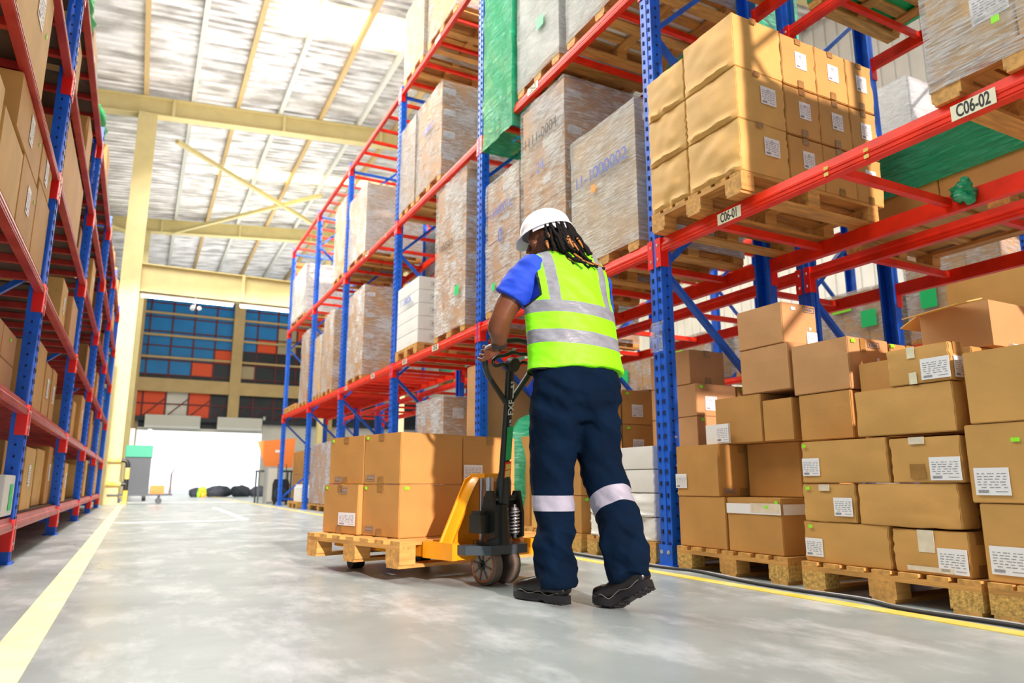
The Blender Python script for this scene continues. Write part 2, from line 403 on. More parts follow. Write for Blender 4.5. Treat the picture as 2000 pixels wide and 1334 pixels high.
# air curtain housings over the gate
for k, (xa, xb) in enumerate(((.1, 2.75), (3.6, 5.9))):
    t = thing('door_canopy', 'grey-white canopy box over the bright gate, the %s of the two' % ('left' if k == 0 else 'right'), 'canopy', (xa, 41.4, 3.45), 0, 'canopies over the gate')
    m = MB(); m.prism([(0, 0), (.45, 0), (.45, .6), (.05, .6)], 'x', 0, xb - xa); m.build('housing', 'canopy', t)
    m = MB(); m.box(0, -.03, -.08, xb - xa, .1, .02); m.build('bottom_rail', 'line_white', t)
# strip lamps under girder
for k, (xa, xb) in enumerate(((-.35, 2.0), (2.15, 4.4), (4.55, 6.8))):
    t = thing('strip_light', 'white fluorescent strip light under the yellow girder, %s of three' % ('leftmost', 'middle', 'rightmost')[k], 'strip light', (xa, 20.95, 5.42), 0, 'strip lights under the girder')
    m = MB(); m.box(0, 0, .06, xb - xa, .12, .12); m.build('housing', 'canopy', t)
    m = MB(); m.tube([(.03, .06, .03), (xb - xa - .03, .06, .03)], .025, 8); m.build('tube', 'lamp', t)
t = thing('ceiling_fixture', 'small white cluster lamp hanging under the yellow girder near the column', 'lamp', (1.0, 20.9, 5.2))
m = MB(); m.tube([(0, 0, .35), (0, 0, .1)], .015, 6); m.build('rod', 'grey', t)
for k in range(3):
    a = k * 2.1; m = MB(); m.ell((.11 * cos(a), .11 * sin(a), .05), (.06, .06, .06), seg=10, rings=6); m.build('bulb', 'canopy', t)

# ------------------------------------------------------------------ pallet racks
POSTW = .115
def post_mesh(h, s):   # open omega-like section, s = +1 when the aisle face looks to -X
    m = MB(); w = POSTW / 2
    m.box(.0005, -w + .0125, 0, .012, w - .0125, h)                     # aisle face
    m.box(0, -w, 0, .085, -w + .012, h); m.box(0, w - .012, 0, .085, w, h)
    m.box(.05, -w - .006, .001, .0855, -w - .0005, h - .001); m.box(.05, w + .0005, .001, .0855, w + .006, h - .001)
    m.box(-.004, -.012, 0, .002, .012, h)
    m.box(-.02, -w - .012, -.0005, .11, w + .012, .012)
    me = m.mesh('upright_post', 'blue', xf=Matrix.Diagonal((s, 1, 1, 1))); return me
def slots_mesh(h, s, pitch=.075):
    m = MB(); z = .12
    while z < h - .05:
        for yy in (-.032, .032): m.box(-.0055, yy - .008, z, .004, yy + .008, z + .026)
        for xx in (.045,):
            m.box(xx - .006, -POSTW / 2 - .0075, z + .03, xx + .006, -POSTW / 2 + .002, z + .042)
        z += pitch
    return m.mesh('slots', 'hole', xf=Matrix.Diagonal((s, 1, 1, 1)))
def beam_mesh(L, s, h=.10, mt='red'):
    m = MB(); m.prism([(0, 0), (.05, 0), (.05, h * .62), (.05, h), (.018, h), (.012, h * .62), (.004, h * .58), (0, h * .5)], 'y', 0, L)
    m.box(-.003, 0, h * .12, 0, L, h * .2); m.box(-.003, 0, h * .36, 0, L, h * .42)
    return m.mesh('beam', mt, xf=Matrix.Diagonal((s, 1, 1, 1)))
def conn_mesh(s, h=.2):
    m = MB(); w = POSTW / 2 + .004
    m.box(-.008, -w, 0, .0, -.014, h); m.box(-.008, .014, 0, .0, w, h); m.box(-.008, -w - .006, 0, .06, -w, h); m.box(-.008, w, 0, .06, w + .006, h)
    for yy in (-.036, .036):
        for zz in (.05, .15): m.ell((-.008, yy, zz), (.005, .008, .013), seg=8, rings=4, mi=1)
    return m.mesh('beam_connector', ['red_conn', 'steel'], xf=Matrix.Diagonal((s, 1, 1, 1)))
def rack(name, label, xf, xb, ys, levels, top, nb=4, deck=None, slot_n=4, bar_limit=100, conn_off=-.10, bh=.10, front_cols=None, sparse=None, braces=True, bmat='red'):
    s = 1 if xb > xf else -1
    t = thing(name, label, 'pallet rack', (xf, ys[0], 0))
    pm = post_mesh(top, s); pmb = post_mesh(top, -s); sm = slots_mesh(top, s); cm = conn_mesh(s); cmb = conn_mesh(-s)
    bars = 0; rest = MB(); D = abs(xb - xf)
    for i, y in enumerate(ys):
        p = obj('upright_post', pm, t, (0, y - ys[0], 0)); q = obj('upright_post', pmb, t, (xb - xf, y - ys[0], 0))
        if i < slot_n: obj('slots', sm, p)
        for z in levels:
            obj('beam_connector', cm, t, (0, y - ys[0], z + conn_off)); obj('beam_connector', cmb, t, (xb - xf, y - ys[0], z + conn_off))
        if braces:
            z = .15; k = 0
            while z < top - .7:
                m = MB(); za, zb = (z + .9, z) if k % 2 else (z, z + .9)
                m.bar((s * .06, 0, za), (s * (D - .06), 0, zb), .035, .045, (0, 1, 0))
                m.build('brace', 'blue', t, (0, y - ys[0] + .01, 0)); z += .9; k += 1
            for z in (.15, top - .15):
                m = MB(); m.bar((s * .06, 0, z), (s * (D - .06), 0, z), .035, .045, (0, 1, 0)); m.build('brace', 'blue', t, (0, y - ys[0] - .01, 0))
    for i in range(len(ys) - 1):
        y0 = ys[i] + POSTW / 2 + .004; y1 = ys[i + 1] - POSTW / 2 - .004; L = y1 - y0
        bm_ = beam_mesh(L, s, bh, bmat); bmb = beam_mesh(L, -s, bh, bmat)
        for li, z in enumerate(levels):
            obj('beam', bm_, t, (-s * .002, y0 - ys[0], z)); obj('beam', bmb, t, (xb - xf + s * .002, y0 - ys[0], z))
            nn = nb if not isinstance(nb, dict) else nb.get((i, li), nb.get('*', 4))
            for k in range(nn):
                yy = y0 + L * (k + .5) / nn - ys[0]
                if bars < bar_limit:
                    m = MB(); m.box(s * .05, -.02, 0, s * (D - .05), .02, .045); m.build('cross_bar', bmat, t, (0, yy, z + .035)); bars += 1
                else: rest.box(s * .05, yy - .02, z + .035, s * (D - .05), yy + .02, z + .08)
            if deck and li in deck:
                m = MB(); m.box(s * .052, 0, 0, s * (D - .052), L, .015); m.build('shelf_board', 'board', t, (0, y0 - ys[0], z + .082))
    if rest.v: tag(rest.build('cross_bar', bmat, t), kind='stuff')
    return t
YR = [.9, 3.67, 6.55, 9.42, 12.35, 14.95, 17.85]
rk = rack('pallet_rack', 'tall blue and red pallet rack nearest on the right of the aisle, with location signs', 3.0, 4.08, YR, [2.04, 4.12, 6.2], 6.35,
          {'*': 4, (0, 0): 3, (1, 0): 4, (2, 2): 5, (3, 2): 6, (4, 2): 5, (5, 2): 5, (3, 0): 8, (4, 0): 8, (5, 0): 8, (2, 0): 6}, slot_n=7)
rk2 = rack('pallet_rack', 'pallet rack standing back to back behind the front right rack', 4.44, 5.52, YR, [2.04, 4.12, 6.2], 6.35, 3, slot_n=0)
rk3 = rack('pallet_rack', 'farther rack with a low red beam across the second aisle on the right', 8.2, 9.3, [1.0, 3.9, 6.8, 8.6, 11.5, 14.4, 17.3], [2.05, 4.2], 6.3, 3, slot_n=3)
YL = [2.7, 5.72, 8.74, 11.8, 14.85, 17.95]
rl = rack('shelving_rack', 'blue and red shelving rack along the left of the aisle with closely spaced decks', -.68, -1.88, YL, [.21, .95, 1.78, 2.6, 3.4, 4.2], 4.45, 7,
          deck=range(6), slot_n=5, conn_off=-.13, bh=.085, bar_limit=100, bmat='red_worn_highlight')
for o in kids(rl): pass
# location signs (part of the rack beams)
def sign(y, z, txt, w=.145, h=.062, size=.052, par=rk, ox=3.0):
    m = MB(); m.box(-w / 2, -.001, -h / 2, w / 2, .001, h / 2)
    o = m.build('location_sign', 'cream', par, (-.0065, y - YR[0], z), R(-90))
    o['label'] = 'cream sign with dark lettering'
    q = obj('lettering', text_mesh(txt, size * 1.55, 'ink', .0016), o, (0, -.0012, -.001)); q.scale = (.58, 1, 1); return o
m = MB()
sign(2.965, 2.075, 'C06-01', .19, .07); sign(1.545, 2.075, 'C06-02', .185, .07)
sign(5.35, 4.175, 'C05-03', .20, .07); sign(7.75, 2.085, 'C05-02', .2, .07); sign(8.85, 2.085, 'C05-01', .17, .07)
sign(10.3, 2.085, 'C04-02', .17, .07); sign(11.85, 2.085, 'C04-01', .15, .07); sign(10.9, 4.165, 'C04-03', .17, .07); sign(7.9, 6.24, 'C05-04', .17, .07)
for y, z, c in ((2.28, 2.075, 'yellow_paint'), (2.05, 2.075, 'yellow_paint'), (5.9, 4.17, 'yellow_paint'), (11.2, 4.165, 'canopy'), (9.9, 4.165, 'canopy')):
    m = MB(); m.box(-.013, -.001, -.026, .013, .001, -.006); m.box(-.013, -.001, .008, .013, .001, .026); m.build('tape_mark', c, rk, (-.0065, y - YR[0], z), R(-90))
# bolts and foot plate, zip bag on the near post
m = MB()
for yy in (-.03, .035): m.ell((-.014, yy, .085), (.008, .013, .013), seg=8, rings=5)
for z in (.62, .8, .45): m.ell((.05, -.075, z), (.01, .008, .01), seg=8, rings=4)
m.build('bolt', 'steel', rk, (0, 3.67 - .9, 0))
m = MB(); m.box(-.012, -.062, 0, -.004, .062, .13); m.build('foot_plate', 'blue', rk, (0, 3.67 - .9, 0))
m = MB()
nx, nz_ = 8, 12
for i in range(nx):
    for k in range(nz_):
        def P(i, k):
            u = i / nx; w = k / nz_; return (-.02 - .012 * noise.noise(Vector((u * 3, w * 3, 0))) - .01 * sin(w * 3), -.06 - .115 * (u - .55) * 1.1 + .02 * (1 - w), .2 * w)
        m.add([P(i, k), P(i + 1, k), P(i + 1, k + 1), P(i, k + 1)], [(0, 1, 2, 3)])
o = m.build('zip_bag', 'bag', None, (3.0, 3.70, 1.36), smooth=True); tag(o, 'clear zip bag taped onto the near blue post', 'plastic bag')
# orange end board and braces on the last rack bay
m = MB(); m.box(.08, 0, 0, 1.0, .03, .6); m.build('end_panel', 'orange', rk, (0, 17.85 + .06 - .9, 5.42))

# ------------------------------------------------------------------ pallets
def make_pallet(dx, dy, h=.135, chip=True):
    """deck boards along X, stringers along Y; origin at min corner"""
    t = obj('wooden_pallet', None); tag(t, 'x', 'pallet', 'wooden pallets')
    nb = 7; bw = dx / 0 if False else None
    m = MB(); n_ = 7; w = .09
    for i in range(n_):
        y = (dy - w) * i / (n_ - 1); m.box(0, y, h - .02, dx, y + w, h)
    m.build('deck_boards', 'wood', t)
    for i in range(3):
        x = (dx - .1) * i / 2; m = MB(); m.box(x, 0, h - .042, x + .1, dy, h - .02); m.build('stringer', 'wood_x', t)
    for i in range(3):
        for j in range(3):
            x = (dx - .1) * i / 2; y = (dy - .13) * j / 2; m = MB(); m.box(x, y, .018, x + .1, y + .13, h - .042)
            m.build('block', 'chip' if chip and (i + j) % 2 == 0 else 'wood', t)
    for j in range(3):
        y = (dy - .13) * j / 2 + .01; m = MB(); m.box(0, y, 0, dx, y + .11, .018); m.build('bottom_board', 'wood', t)
    remember(t); return t
PAL = {}
def pallet(x, y, z, dx, dy, label, rot=0):
    chip = x > 2.9 and z < .05; k = (round(dx, 2), round(dy, 2), chip)
    if k not in PAL:
        t = make_pallet(dx, dy, chip=chip); PAL[k] = t; t.location = (x, y, z); t.rotation_euler = (0, 0, rot); t['label'] = label; return t
    return dup(PAL[k], (x, y, z), rot, label)

# ------------------------------------------------------------------ cartons
CM = {}
def carton_mesh(sx, sy, sz, mt, dmg=0, seed=0):
    key = (round(sx, 3), round(sy, 3), round(sz, 3), mt, dmg, seed)
    if key in CM: return CM[key]
    rn = random.Random(seed * 31 + 5); N = (14 if dmg > .02 else 8) if dmg else 3; bm = bmesh.new(); vd = {}
    def V(i, j, k):
        q = (i, j, k)
        if q in vd: return vd[q]
        u, v, w = i / N, j / N, k / N
        p = Vector(((u - .5) * sx, (v - .5) * sy, w * sz))
        e = .0035
        def bl(a, b): return (sin(pi * a) * sin(pi * b))
        if u in (0, 1): p.x += (u - .5) * 2 * .003 * bl(v, w)
        if v in (0, 1): p.y += (v - .5) * 2 * .003 * bl(u, w)
        if dmg:
            so = Vector((seed * 3.7, seed, 0))
            if i == 0:
                p.x -= dmg * (.75 * sin(pi * min(1, w * 1.0)) ** .6 * (sin(pi * v) ** .5) * (.35 + .65 * (1 - w)) + .35 * noise.noise(Vector((v * 4, w * 4, 0)) + so) * sin(pi * v) ** .5)
                p.x -= dmg * 1.3 * math.exp(-((w - .06) / .07) ** 2) * (sin(pi * v) ** .4) * (.55 + .9 * noise.noise(Vector((v * 5, 1, 7)) + so)) * (1 if dmg > .012 else .35)
                p.z += -dmg * .35 * sin(pi * v) * (1 - w) * abs(noise.noise(Vector((v * 3, 0, 5)) + so)) * 2 * (0 if seed % 9 == 0 else 1)
            if j == 0: p.y -= dmg * .25 * bl(u, w) + dmg * .15 * noise.noise(Vector((u * 4, w * 4, 2)) + so) * sin(pi * u) ** .5
            if i in (0, N) and j in (0, N): p += Vector((.004 * rn.uniform(-1, 1), .004 * rn.uniform(-1, 1), 0))
        vd[q] = bm.verts.new(p); return vd[q]
    for a in range(N):
        for b in range(N):
            for fs in (((0, a, b), (0, a, b + 1), (0, a + 1, b + 1), (0, a + 1, b)), ((N, a, b), (N, a + 1, b), (N, a + 1, b + 1), (N, a, b + 1)),
                       ((a, 0, b), (a + 1, 0, b), (a + 1, 0, b + 1), (a, 0, b + 1)), ((a, N, b), (a, N, b + 1), (a + 1, N, b + 1), (a + 1, N, b)),
                       ((a, b, 0), (a, b + 1, 0), (a + 1, b + 1, 0), (a + 1, b, 0)), ((a, b, N), (a + 1, b, N), (a + 1, b + 1, N), (a, b + 1, N))):
                bm.faces.new([V(*q) for q in fs])
    bmesh.ops.recalc_face_normals(bm, faces=bm.faces)
    # rounded corners
    es = [e for e in bm.edges if len(e.link_faces) == 2 and e.calc_face_angle() > R(60)]
    bmesh.ops.bevel(bm, geom=es, offset=.004, segments=2, affect='EDGES')
    me = bpy.data.meshes.new('carton'); bm.to_mesh(me); bm.free(); me.materials.append(MT[mt])
    me.polygons.foreach_set('use_smooth', [bool(dmg)] * len(me.polygons))
    if dmg: me.set_sharp_from_angle(angle=R(28))
    CM[key] = me; return me
LM = {}
def label_meshes(w, h):
    k = (round(w, 3), round(h, 3))
    if k in LM: return LM[k]
    a = MB(); a.box(-w / 2, -.001, -h / 2, w / 2, 0, h / 2)
    b = MB(); rn = random.Random(3)
    for r in range(6):
        z = h / 2 - h * (.22 + .10 * r); x = -w * .42 + (r == 5) * .1 * w
        while x < w * .38:
            l = w * rn.uniform(.05, .16); b.box(x, -.0016, z - h * .014, min(x + l, w * .42), -.001, z + h * .014); x += l + w * rn.uniform(.02, .1)
    x = -w * .42
    while x < -w * .12:
        l = w * rn.uniform(.008, .022); b.box(x, -.0016, -h * .42, x + l, -.001, -h * .31); x += l + w * .009
    b.box(w * .08, -.0016, -h * .38, w * .42, -.001, -h * .355)
    LM[k] = (a.mesh('shipping_label', 'paper'), b.mesh('print', 'ink_grey')); return LM[k]
def facexf(face, sx, sy, sz, a, b, off=.0045):
    """a,b: centre of the mark on the face as seen, left->right and bottom->top"""
    z = sz * b
    if face == '-x': return (-sx / 2 - off, sy / 2 - a * sy, z), R(-90)
    if face == '-y': return (-sx / 2 + a * sx, -sy / 2 - off, z), 0
    if face == '+x': return (sx / 2 + off, -sy / 2 + a * sy, z), R(90)
def mark(par, sx, sy, sz, spec, off=.0045):
    kind, face, a, b, w, h = spec[:6]
    loc, rot = facexf(face, sx, sy, sz, a, b, off)
    if kind == 'label':
        la, lb = label_meshes(w, h); o = obj('shipping_label', la, par, loc, rot); obj('print', lb, o)
    elif kind == 'round':
        la, lb = label_meshes(w, h); o = obj('shipping_label', la, par, loc, rot); obj('print', lb, o)
        q = MB(); n2 = 20
        q.tube([(w * .09 * cos(i * 2 * pi / n2), -.0012, h * .27 + w * .09 * sin(i * 2 * pi / n2)) for i in range(n2 + 1)], .0012, 4); q.build('printed_logo', 'ink', o)
    elif kind == 'stamp':
        q = MB(); t_ = .003
        q.box(-w / 2, -.001, -h / 2, w / 2, 0, -h / 2 + t_); q.box(-w / 2, -.001, h / 2 - t_, w / 2, 0, h / 2); q.box(-w / 2, -.001, -h / 2, -w / 2 + t_, 0, h / 2); q.box(w / 2 - t_, -.001, -h / 2, w / 2, 0, h / 2)
        for i in range(5): q.box(-w * .34 + i * w * .14, -.001, -h * .2, -w * .34 + i * w * .14 + w * .09, 0, h * .2)
        q.build('printed_stamp', 'ink_grey', par, loc, rot)
    else:
        mt = {'green': 'green_lab', 'tape': 'tape', 'clear': 'tape_clear', 'dot': 'paper', 'white': 'paper', 'pink': 'paper', 'tag': 'green_tag', 'otag': 'orange_tag'}[kind]
        nm = {'green': 'green_sticker', 'tape': 'packing_tape', 'clear': 'clear_tape', 'dot': 'round_sticker', 'white': 'white_tape', 'tag': 'green_tag', 'otag': 'orange_tag'}[kind]
        q = MB(); q.box(-w / 2, -{'green': .0019, 'clear': .0014, 'white': .0008}.get(kind, .0010), -h / 2, w / 2, 0, h / 2)
        q.build(nm, mt, par, loc, rot)
def carton(x0, x1, y0, y1, z0, z1, label, group=None, mt='card', marks=(), dmg=0, seed=0, tape=True, rot=0, name='carton', origin=None):
    g = .0025; sx, sy, sz = x1 - x0 - 2 * g, y1 - y0 - 2 * g, z1 - z0 - .002
    o = obj(name, carton_mesh(sx, sy, sz, mt, dmg, seed), None, ((x0 + x1) / 2, (y0 + y1) / 2, z0 + .001), 0)
    tag(o, label, 'box', group)
    off = .0045 + (dmg * .35 if dmg else 0)
    for s in marks: mark(o, sx, sy, sz, s, .0045 if not dmg else (off if s[1] == '-x' else .0045 + dmg * .38))
    if tape and not any(s[0] == 'tape' for s in marks):
        # tape along the top seam, running down the near end
        m = MB(); m.box(-.027, -sy / 2 - .0035, sz, .027, sy / 2, sz + .0008); m.box(-.027, -sy / 2 - .0045, sz - .05, .027, -sy / 2 - .0035, sz); m.box(-.027, -sy / 2 - .0045, .003, .027, -sy / 2 - .0035, .05)
        m.build('packing_tape', 'tape', o)
    return o
GF = 'cartons stacked on the pallets right of the near post'
# pallet beside near post
pallet(2.98, 2.70, 0, 1.2, .85, 'wooden pallet on the floor just right of the near blue post')
pallet(2.93, 1.72, 0, 1.2, .85, 'wooden pallet on the floor under the wide crushed cartons')
pallet(2.93, .975, 0, 1.2, .72, 'wooden pallet cut by the right picture edge')
z1 = .136
carton(3.0, 3.55, 3.14, 3.545, z1, z1 + .295, 'brown carton on the pallet right of the near post, bottom left of its stack', GF, 'card_b', tape=False)
carton(3.0, 3.15 + .35, 2.735, 3.13, z1, z1 + .295, 'brown carton wrapped with a white tape band on the pallet right of the near post', GF, 'card_b',
       [('white', '-x', .5, .80, .39, .055), ('clear', '-x', .72, .82, .20, .05), ('green', '-x', .75, .84, .022, .014), ('green', '-x', .93, .93, .02, .014), ('white', '-y', .3, .8, .28, .055)])
carton(3.0, 3.38, 3.18, 3.55, z1 + .295, z1 + .60, 'brown carton with white label at its lower left, second up beside the near post', GF, 'card_b',
       [('label', '-x', .12, .30, .10, .085), ('stamp', '-y', .2, .1, .09, .03)])
carton(3.2, 3.7, 2.76, 3.15, z1 + .296, z1 + .60, 'plain brown carton set back on the second layer, right of the labelled one', GF, 'card_b', tape=False)
carton(3.40, 3.9, 3.18, 3.55, z1 + .295, z1 + .60, 'brown carton showing only a slim edge behind the second-layer cartons', GF, 'card_b', tape=False)
carton(3.1, 3.5, 2.92, 3.29, z1 + .60, z1 + .875, 'brown carton with a white card against its left, third layer beside the near post', GF, 'card_b',
       [('stamp', '-y', .16, .1, .085, .03)])
m = MB(); m.box(0, 0, 0, .012, .19, .115); o = m.build('white_sheet', 'card_w', None, (3.06, 3.28, z1 + .602)); tag(o, 'white card with a printed label standing left of the third-layer carton', 'card')
la, lb = label_meshes(.10, .10); q = obj('shipping_label', la, o, (-.002, .05, .058), R(-90)); obj('print', lb, q)
o.location = (3.05, 3.13, z1 + .602)
carton(3.1, 3.6, 2.34, 2.66, z1 + .60 - .01, z1 + .83, 'dark brown carton on the third layer between the post stack and the crushed stack', GF, 'card_b', tape=False)
carton(3.1, 3.5, 2.70, 2.915, z1 + .60, z1 + .83, 'narrow brown carton filling the gap in the third layer', GF, 'card_b', tape=False)
carton(3.1, 3.5, 2.70, 3.06, z1 + .876, z1 + 1.135, 'brown carton in the fourth layer under the small top carton', GF, 'card_p', tape=False)
carton(3.1, 3.42, 2.33, 2.685, z1 + .832, z1 + 1.10, 'wide brown carton with stamp and label on its lit end, fourth layer', GF, 'card_p',
       [('label', '-y', .72, .2, .09, .09), ('stamp', '-y', .62, .88, .09, .032), ('green', '-y', .12, .92, .03, .018), ('dot', '-y', .7, .6, .018, .018), ('tape', '-y', .35, .85, .04, .07)])
carton(3.43, 3.75, 2.33, 2.70, z1 + .832, z1 + 1.09, 'darker brown carton behind the lit-end carton, fourth layer', GF, 'card_b', [('green', '-y', .05, .95, .03, .018), ('stamp', '-y', .6, .85, .09, .032)])
carton(3.1, 3.38, 2.725, 3.065, z1 + 1.136, z1 + 1.37, 'topmost carton of the stack by the near post, with a small white label', GF, 'card_p',
       [('label', '-y', .82, .14, .085, .085), ('stamp', '-y', .78, .88, .09, .032), ('dot', '-y', .78, .4, .018, .018), ('white', '-y', .32, .86, .035, .018), ('tape', '-x', .5, .9, .001, .001)])
GB = 'cartons on the crushed wide stack'
L_ = ('label', '-x', .15, .32, .10, .085)
carton(2.95, 3.5, 2.10, 2.56, z1, z1 + .19, 'bottom left carton of the crushed stack, label at its lower left', GB, 'card', [('label', '-x', .13, .36, .10, .085), ('green', '-x', .1, .88, .02, .015)], dmg=.008, seed=3)
carton(2.95, 3.10, 1.76, 2.09, z1, z1 + .18, 'bottom right carton of the crushed stack with torn lower edge and label', GB, 'card', [('label', '-x', .8, .34, .12, .10), ('clear', '-x', .48, .75, .07, .09), ('clear', '-x', .5, .12, .2, .02)], dmg=.01, seed=4)
carton(2.95, 3.5, 2.25, 2.55, z1 + .191, z1 + .37, 'second-layer left carton of the crushed stack with centred label', GB, 'card', [('label', '-x', .78, .4, .10, .085), ('green', '-x', .12, .88, .02, .015), ('clear', '-x', .45, .9, .06, .03)], dmg=.008, seed=5)
carton(2.95, 3.08, 1.775, 2.24, z1 + .188, z1 + .372, 'long bulging plain carton in the second layer of the crushed stack', GB, 'card', [], dmg=.014, seed=6, tape=False)
carton(2.95, 3.4, 2.07, 2.54, z1 + .373, z1 + .575, 'third-layer left carton of the crushed stack, label at its left edge', GB, 'card', [('label', '-x', .12, .38, .10, .085), ('green', '-x', .05, .9, .02, .015)], dmg=.006, seed=7)
carton(2.95, 3.3, 1.745, 2.06, z1 + .373, z1 + .565, 'third-layer right carton of the crushed stack with label by its right edge', GB, 'card', [('label', '-x', .78, .3, .13, .095), ('clear', '-x', .42, .93, .07, .03), ('tape', '-x', .4, .25, .07, .06)], dmg=.006, seed=8)
carton(2.95, 3.05, 1.75, 2.21, z1 + .58, z1 + .79, 'big plain carton lying across the top of the crushed stack', GB, 'card', [], dmg=.004, seed=9, tape=False)
carton(2.95, 3.06, 1.745, 2.03, z1 + .792, z1 + .955, 'taped carton with a wraparound white label above the big plain carton', GB, 'card',
       [('label', '-x', .78, .35, .125, .09), ('label', '-y', .6, .35, .09, .09), ('clear', '-x', .42, .85, .035, .05), ('clear', '-x', .42, .15, .035, .05)], dmg=.004, seed=10)
carton(3.12, 3.5, 1.75, 2.3, z1 + .58, z1 + .95, 'brown carton behind the taped carton, mostly hidden', GB, 'card_b', tape=False)
carton(3.12, 3.9, 1.78, 2.05, z1, z1 + .57, 'brown filler carton added to darken the gaps behind the lower crushed cartons', GB, 'card_b', tape=False)  # filler added to block brightness showing through the gaps
# open carton with raised flap
t = thing('open_carton', 'open brown carton with one flap sticking out left, on top behind the crushed stack', 'box', (3.2, 1.70, z1 + .952))
m = MB(); w_, d_, h_ = .34, .31, .20
m.box(0, 0, 0, w_, .006, h_); m.box(0, d_ - .006, 0, w_, d_, h_); m.box(.0003, .0065, 0, .006, d_ - .0065, h_ - .001); m.box(w_ - .006, .0065, 0, w_ - .0003, d_ - .0065, h_ - .001); m.box(.007, .007, .0003, w_ - .007, d_ - .007, .006)
m.build('body', 'card_p', t)
m = MB(); m.bar((-.13, d_ / 2 + .03, h_ - .03), (.0, d_ / 2, h_ + .002), d_, .005, (0, 0, 1)); m.build('flap', 'card_l', t)
m = MB(); m.bar((w_ / 2, d_, h_), (w_ / 2, d_ + .1, h_ - .05), w_, .005); m.build('flap', 'card_l', t)
m = MB(); m.box(.11, -.02, -.01, .30, .0, -.006); o = m.build('document', 'paper', None, (3.12, 1.66, z1 + .955)); tag(o, 'thin stack of white papers beside the open carton', 'paper')
GC = 'cartons at the right picture edge'
carton(2.95, 3.5, 1.2, 1.705, .136, .43, 'bottom carton at the right picture edge with a big lower label', GC, 'card', [('label', '-x', .17, .28, .13, .105)], seed=11)
carton(2.95, 3.5, 1.15, 1.728, .431, .738, 'second carton up at the right picture edge with label and green sticker', GC, 'card', [('label', '-x', .15, .27, .13, .105), ('green', '-x', .33, .78, .03, .016)], seed=12)
carton(2.95, 3.5, 1.15, 1.70, .739, 1.03, 'third carton up at the right picture edge, plain', GC, 'card', [], seed=13, tape=False)
carton(3.75, 4.3, 1.2, 2.2, 1.10, 1.55, 'large brown carton far behind the open carton', GC, 'card_l', tape=False)
carton(3.6, 4.15, 1.0, 1.7, .136, 1.09, 'tall brown carton filling the back of the right edge pallet', GC, 'card_b', tape=False)

# C06-01 stack on the rack : damaged tan cartons
pallet(2.92, 2.78, 2.142, 1.2, .81, 'wooden pallet carrying the tan cartons above sign C06-01')
G6 = 'tan cartons on the rack above sign C06-01'
zz = [2.279, 2.61, 2.945, 3.30]
rows = ('bottom', 'middle', 'top')
tgm = {0: [('round', '-y', .55, .55, .10, .115), ('tape', '-y', .5, .93, .05, .04), ('tape', '-y', .5, .07, .05, .05)]}
for r in range(3):
    za, zb = zz[r], zz[r + 1]
    carton(2.93, 3.33, 2.78, 3.22, za, zb, 'tan crushed corner carton in the %s row above sign C06-01' % rows[r], G6, 'card_l',
           [('round', '-y', .62, .56, .125, .115)] * (r < 2) + [('tape', '-y', .4, .94, .05, .035)], dmg=.028, seed=20 + r)
    carton(2.93, 3.4, 3.225, 3.60, za, zb - (.05 if r == 2 else 0), 'tan bulging carton left of the corner one, %s row above sign C06-01' % rows[r], G6, 'card_l', [], dmg=.026, seed=30 + r, tape=False)
    xs_ = [3.335, 3.64, 3.935, 4.2]
    for c in range(3):
        carton(xs_[c], xs_[c + 1], 2.78, 3.2, za, zb - .01, 'tan labelled carton, %s right of the corner carton, %s row above sign C06-01' % (('first', 'second', 'third')[c], rows[r]), G6, 'card',
               tgm[0], dmg=.004, seed=40 + c)
# ------------------------------------------------------------------ wrapped loads
def film_mesh(sx, sy, sz, mt, seed, drop=.06, amp=.012):
    bm = bmesh.new(); nx, ny, nz_ = 5, 9, 12; so = Vector((seed * 5.3, seed * 2.1, 0)); vd = {}
    def V(p):
        k = tuple(round(c, 5) for c in p)
        if k in vd: return vd[k]
        q = Vector(p); n_ = noise.noise(q * 4 + so); d = Vector(((1 if p[0] > 0 else -1) * (abs(abs(p[0]) - sx / 2) < 1e-4), (1 if p[1] > 0 else -1) * (abs(abs(p[1]) - sy / 2) < 1e-4), 1 if p[2] > sz - 1e-4 else 0))
        q += d * (.006 + amp * abs(n_)); vd[k] = bm.verts.new(q); return vd[k]
    X = [-sx / 2 + sx * i / nx for i in range(nx + 1)]; Y = [-sy / 2 + sy * i / ny for i in range(ny + 1)]; Z = [-drop + (sz + drop) * i / nz_ for i in range(nz_ + 1)]
    for i in range(nx):
        for k in range(nz_):
            for y in (-sy / 2, sy / 2): bm.faces.new([V((X[i], y, Z[k])), V((X[i + 1], y, Z[k])), V((X[i + 1], y, Z[k + 1])), V((X[i], y, Z[k + 1]))])
    for j in range(ny):
        for k in range(nz_):
            for x in (-sx / 2, sx / 2): bm.faces.new([V((x, Y[j], Z[k])), V((x, Y[j + 1], Z[k])), V((x, Y[j + 1], Z[k + 1])), V((x, Y[j], Z[k + 1]))])
    for i in range(nx):
        for j in range(ny): bm.faces.new([V((X[i], Y[j], sz)), V((X[i + 1], Y[j], sz)), V((X[i + 1], Y[j + 1], sz)), V((X[i], Y[j + 1], sz))])
    bmesh.ops.recalc_face_normals(bm, faces=bm.faces)
    me = bpy.data.meshes.new('stretch_film'); bm.to_mesh(me); bm.free(); me.materials.append(MT[mt]); me.polygons.foreach_set('use_smooth', [True] * len(me.polygons)); me.set_sharp_from_angle(angle=R(50)); return me
nload = [0]
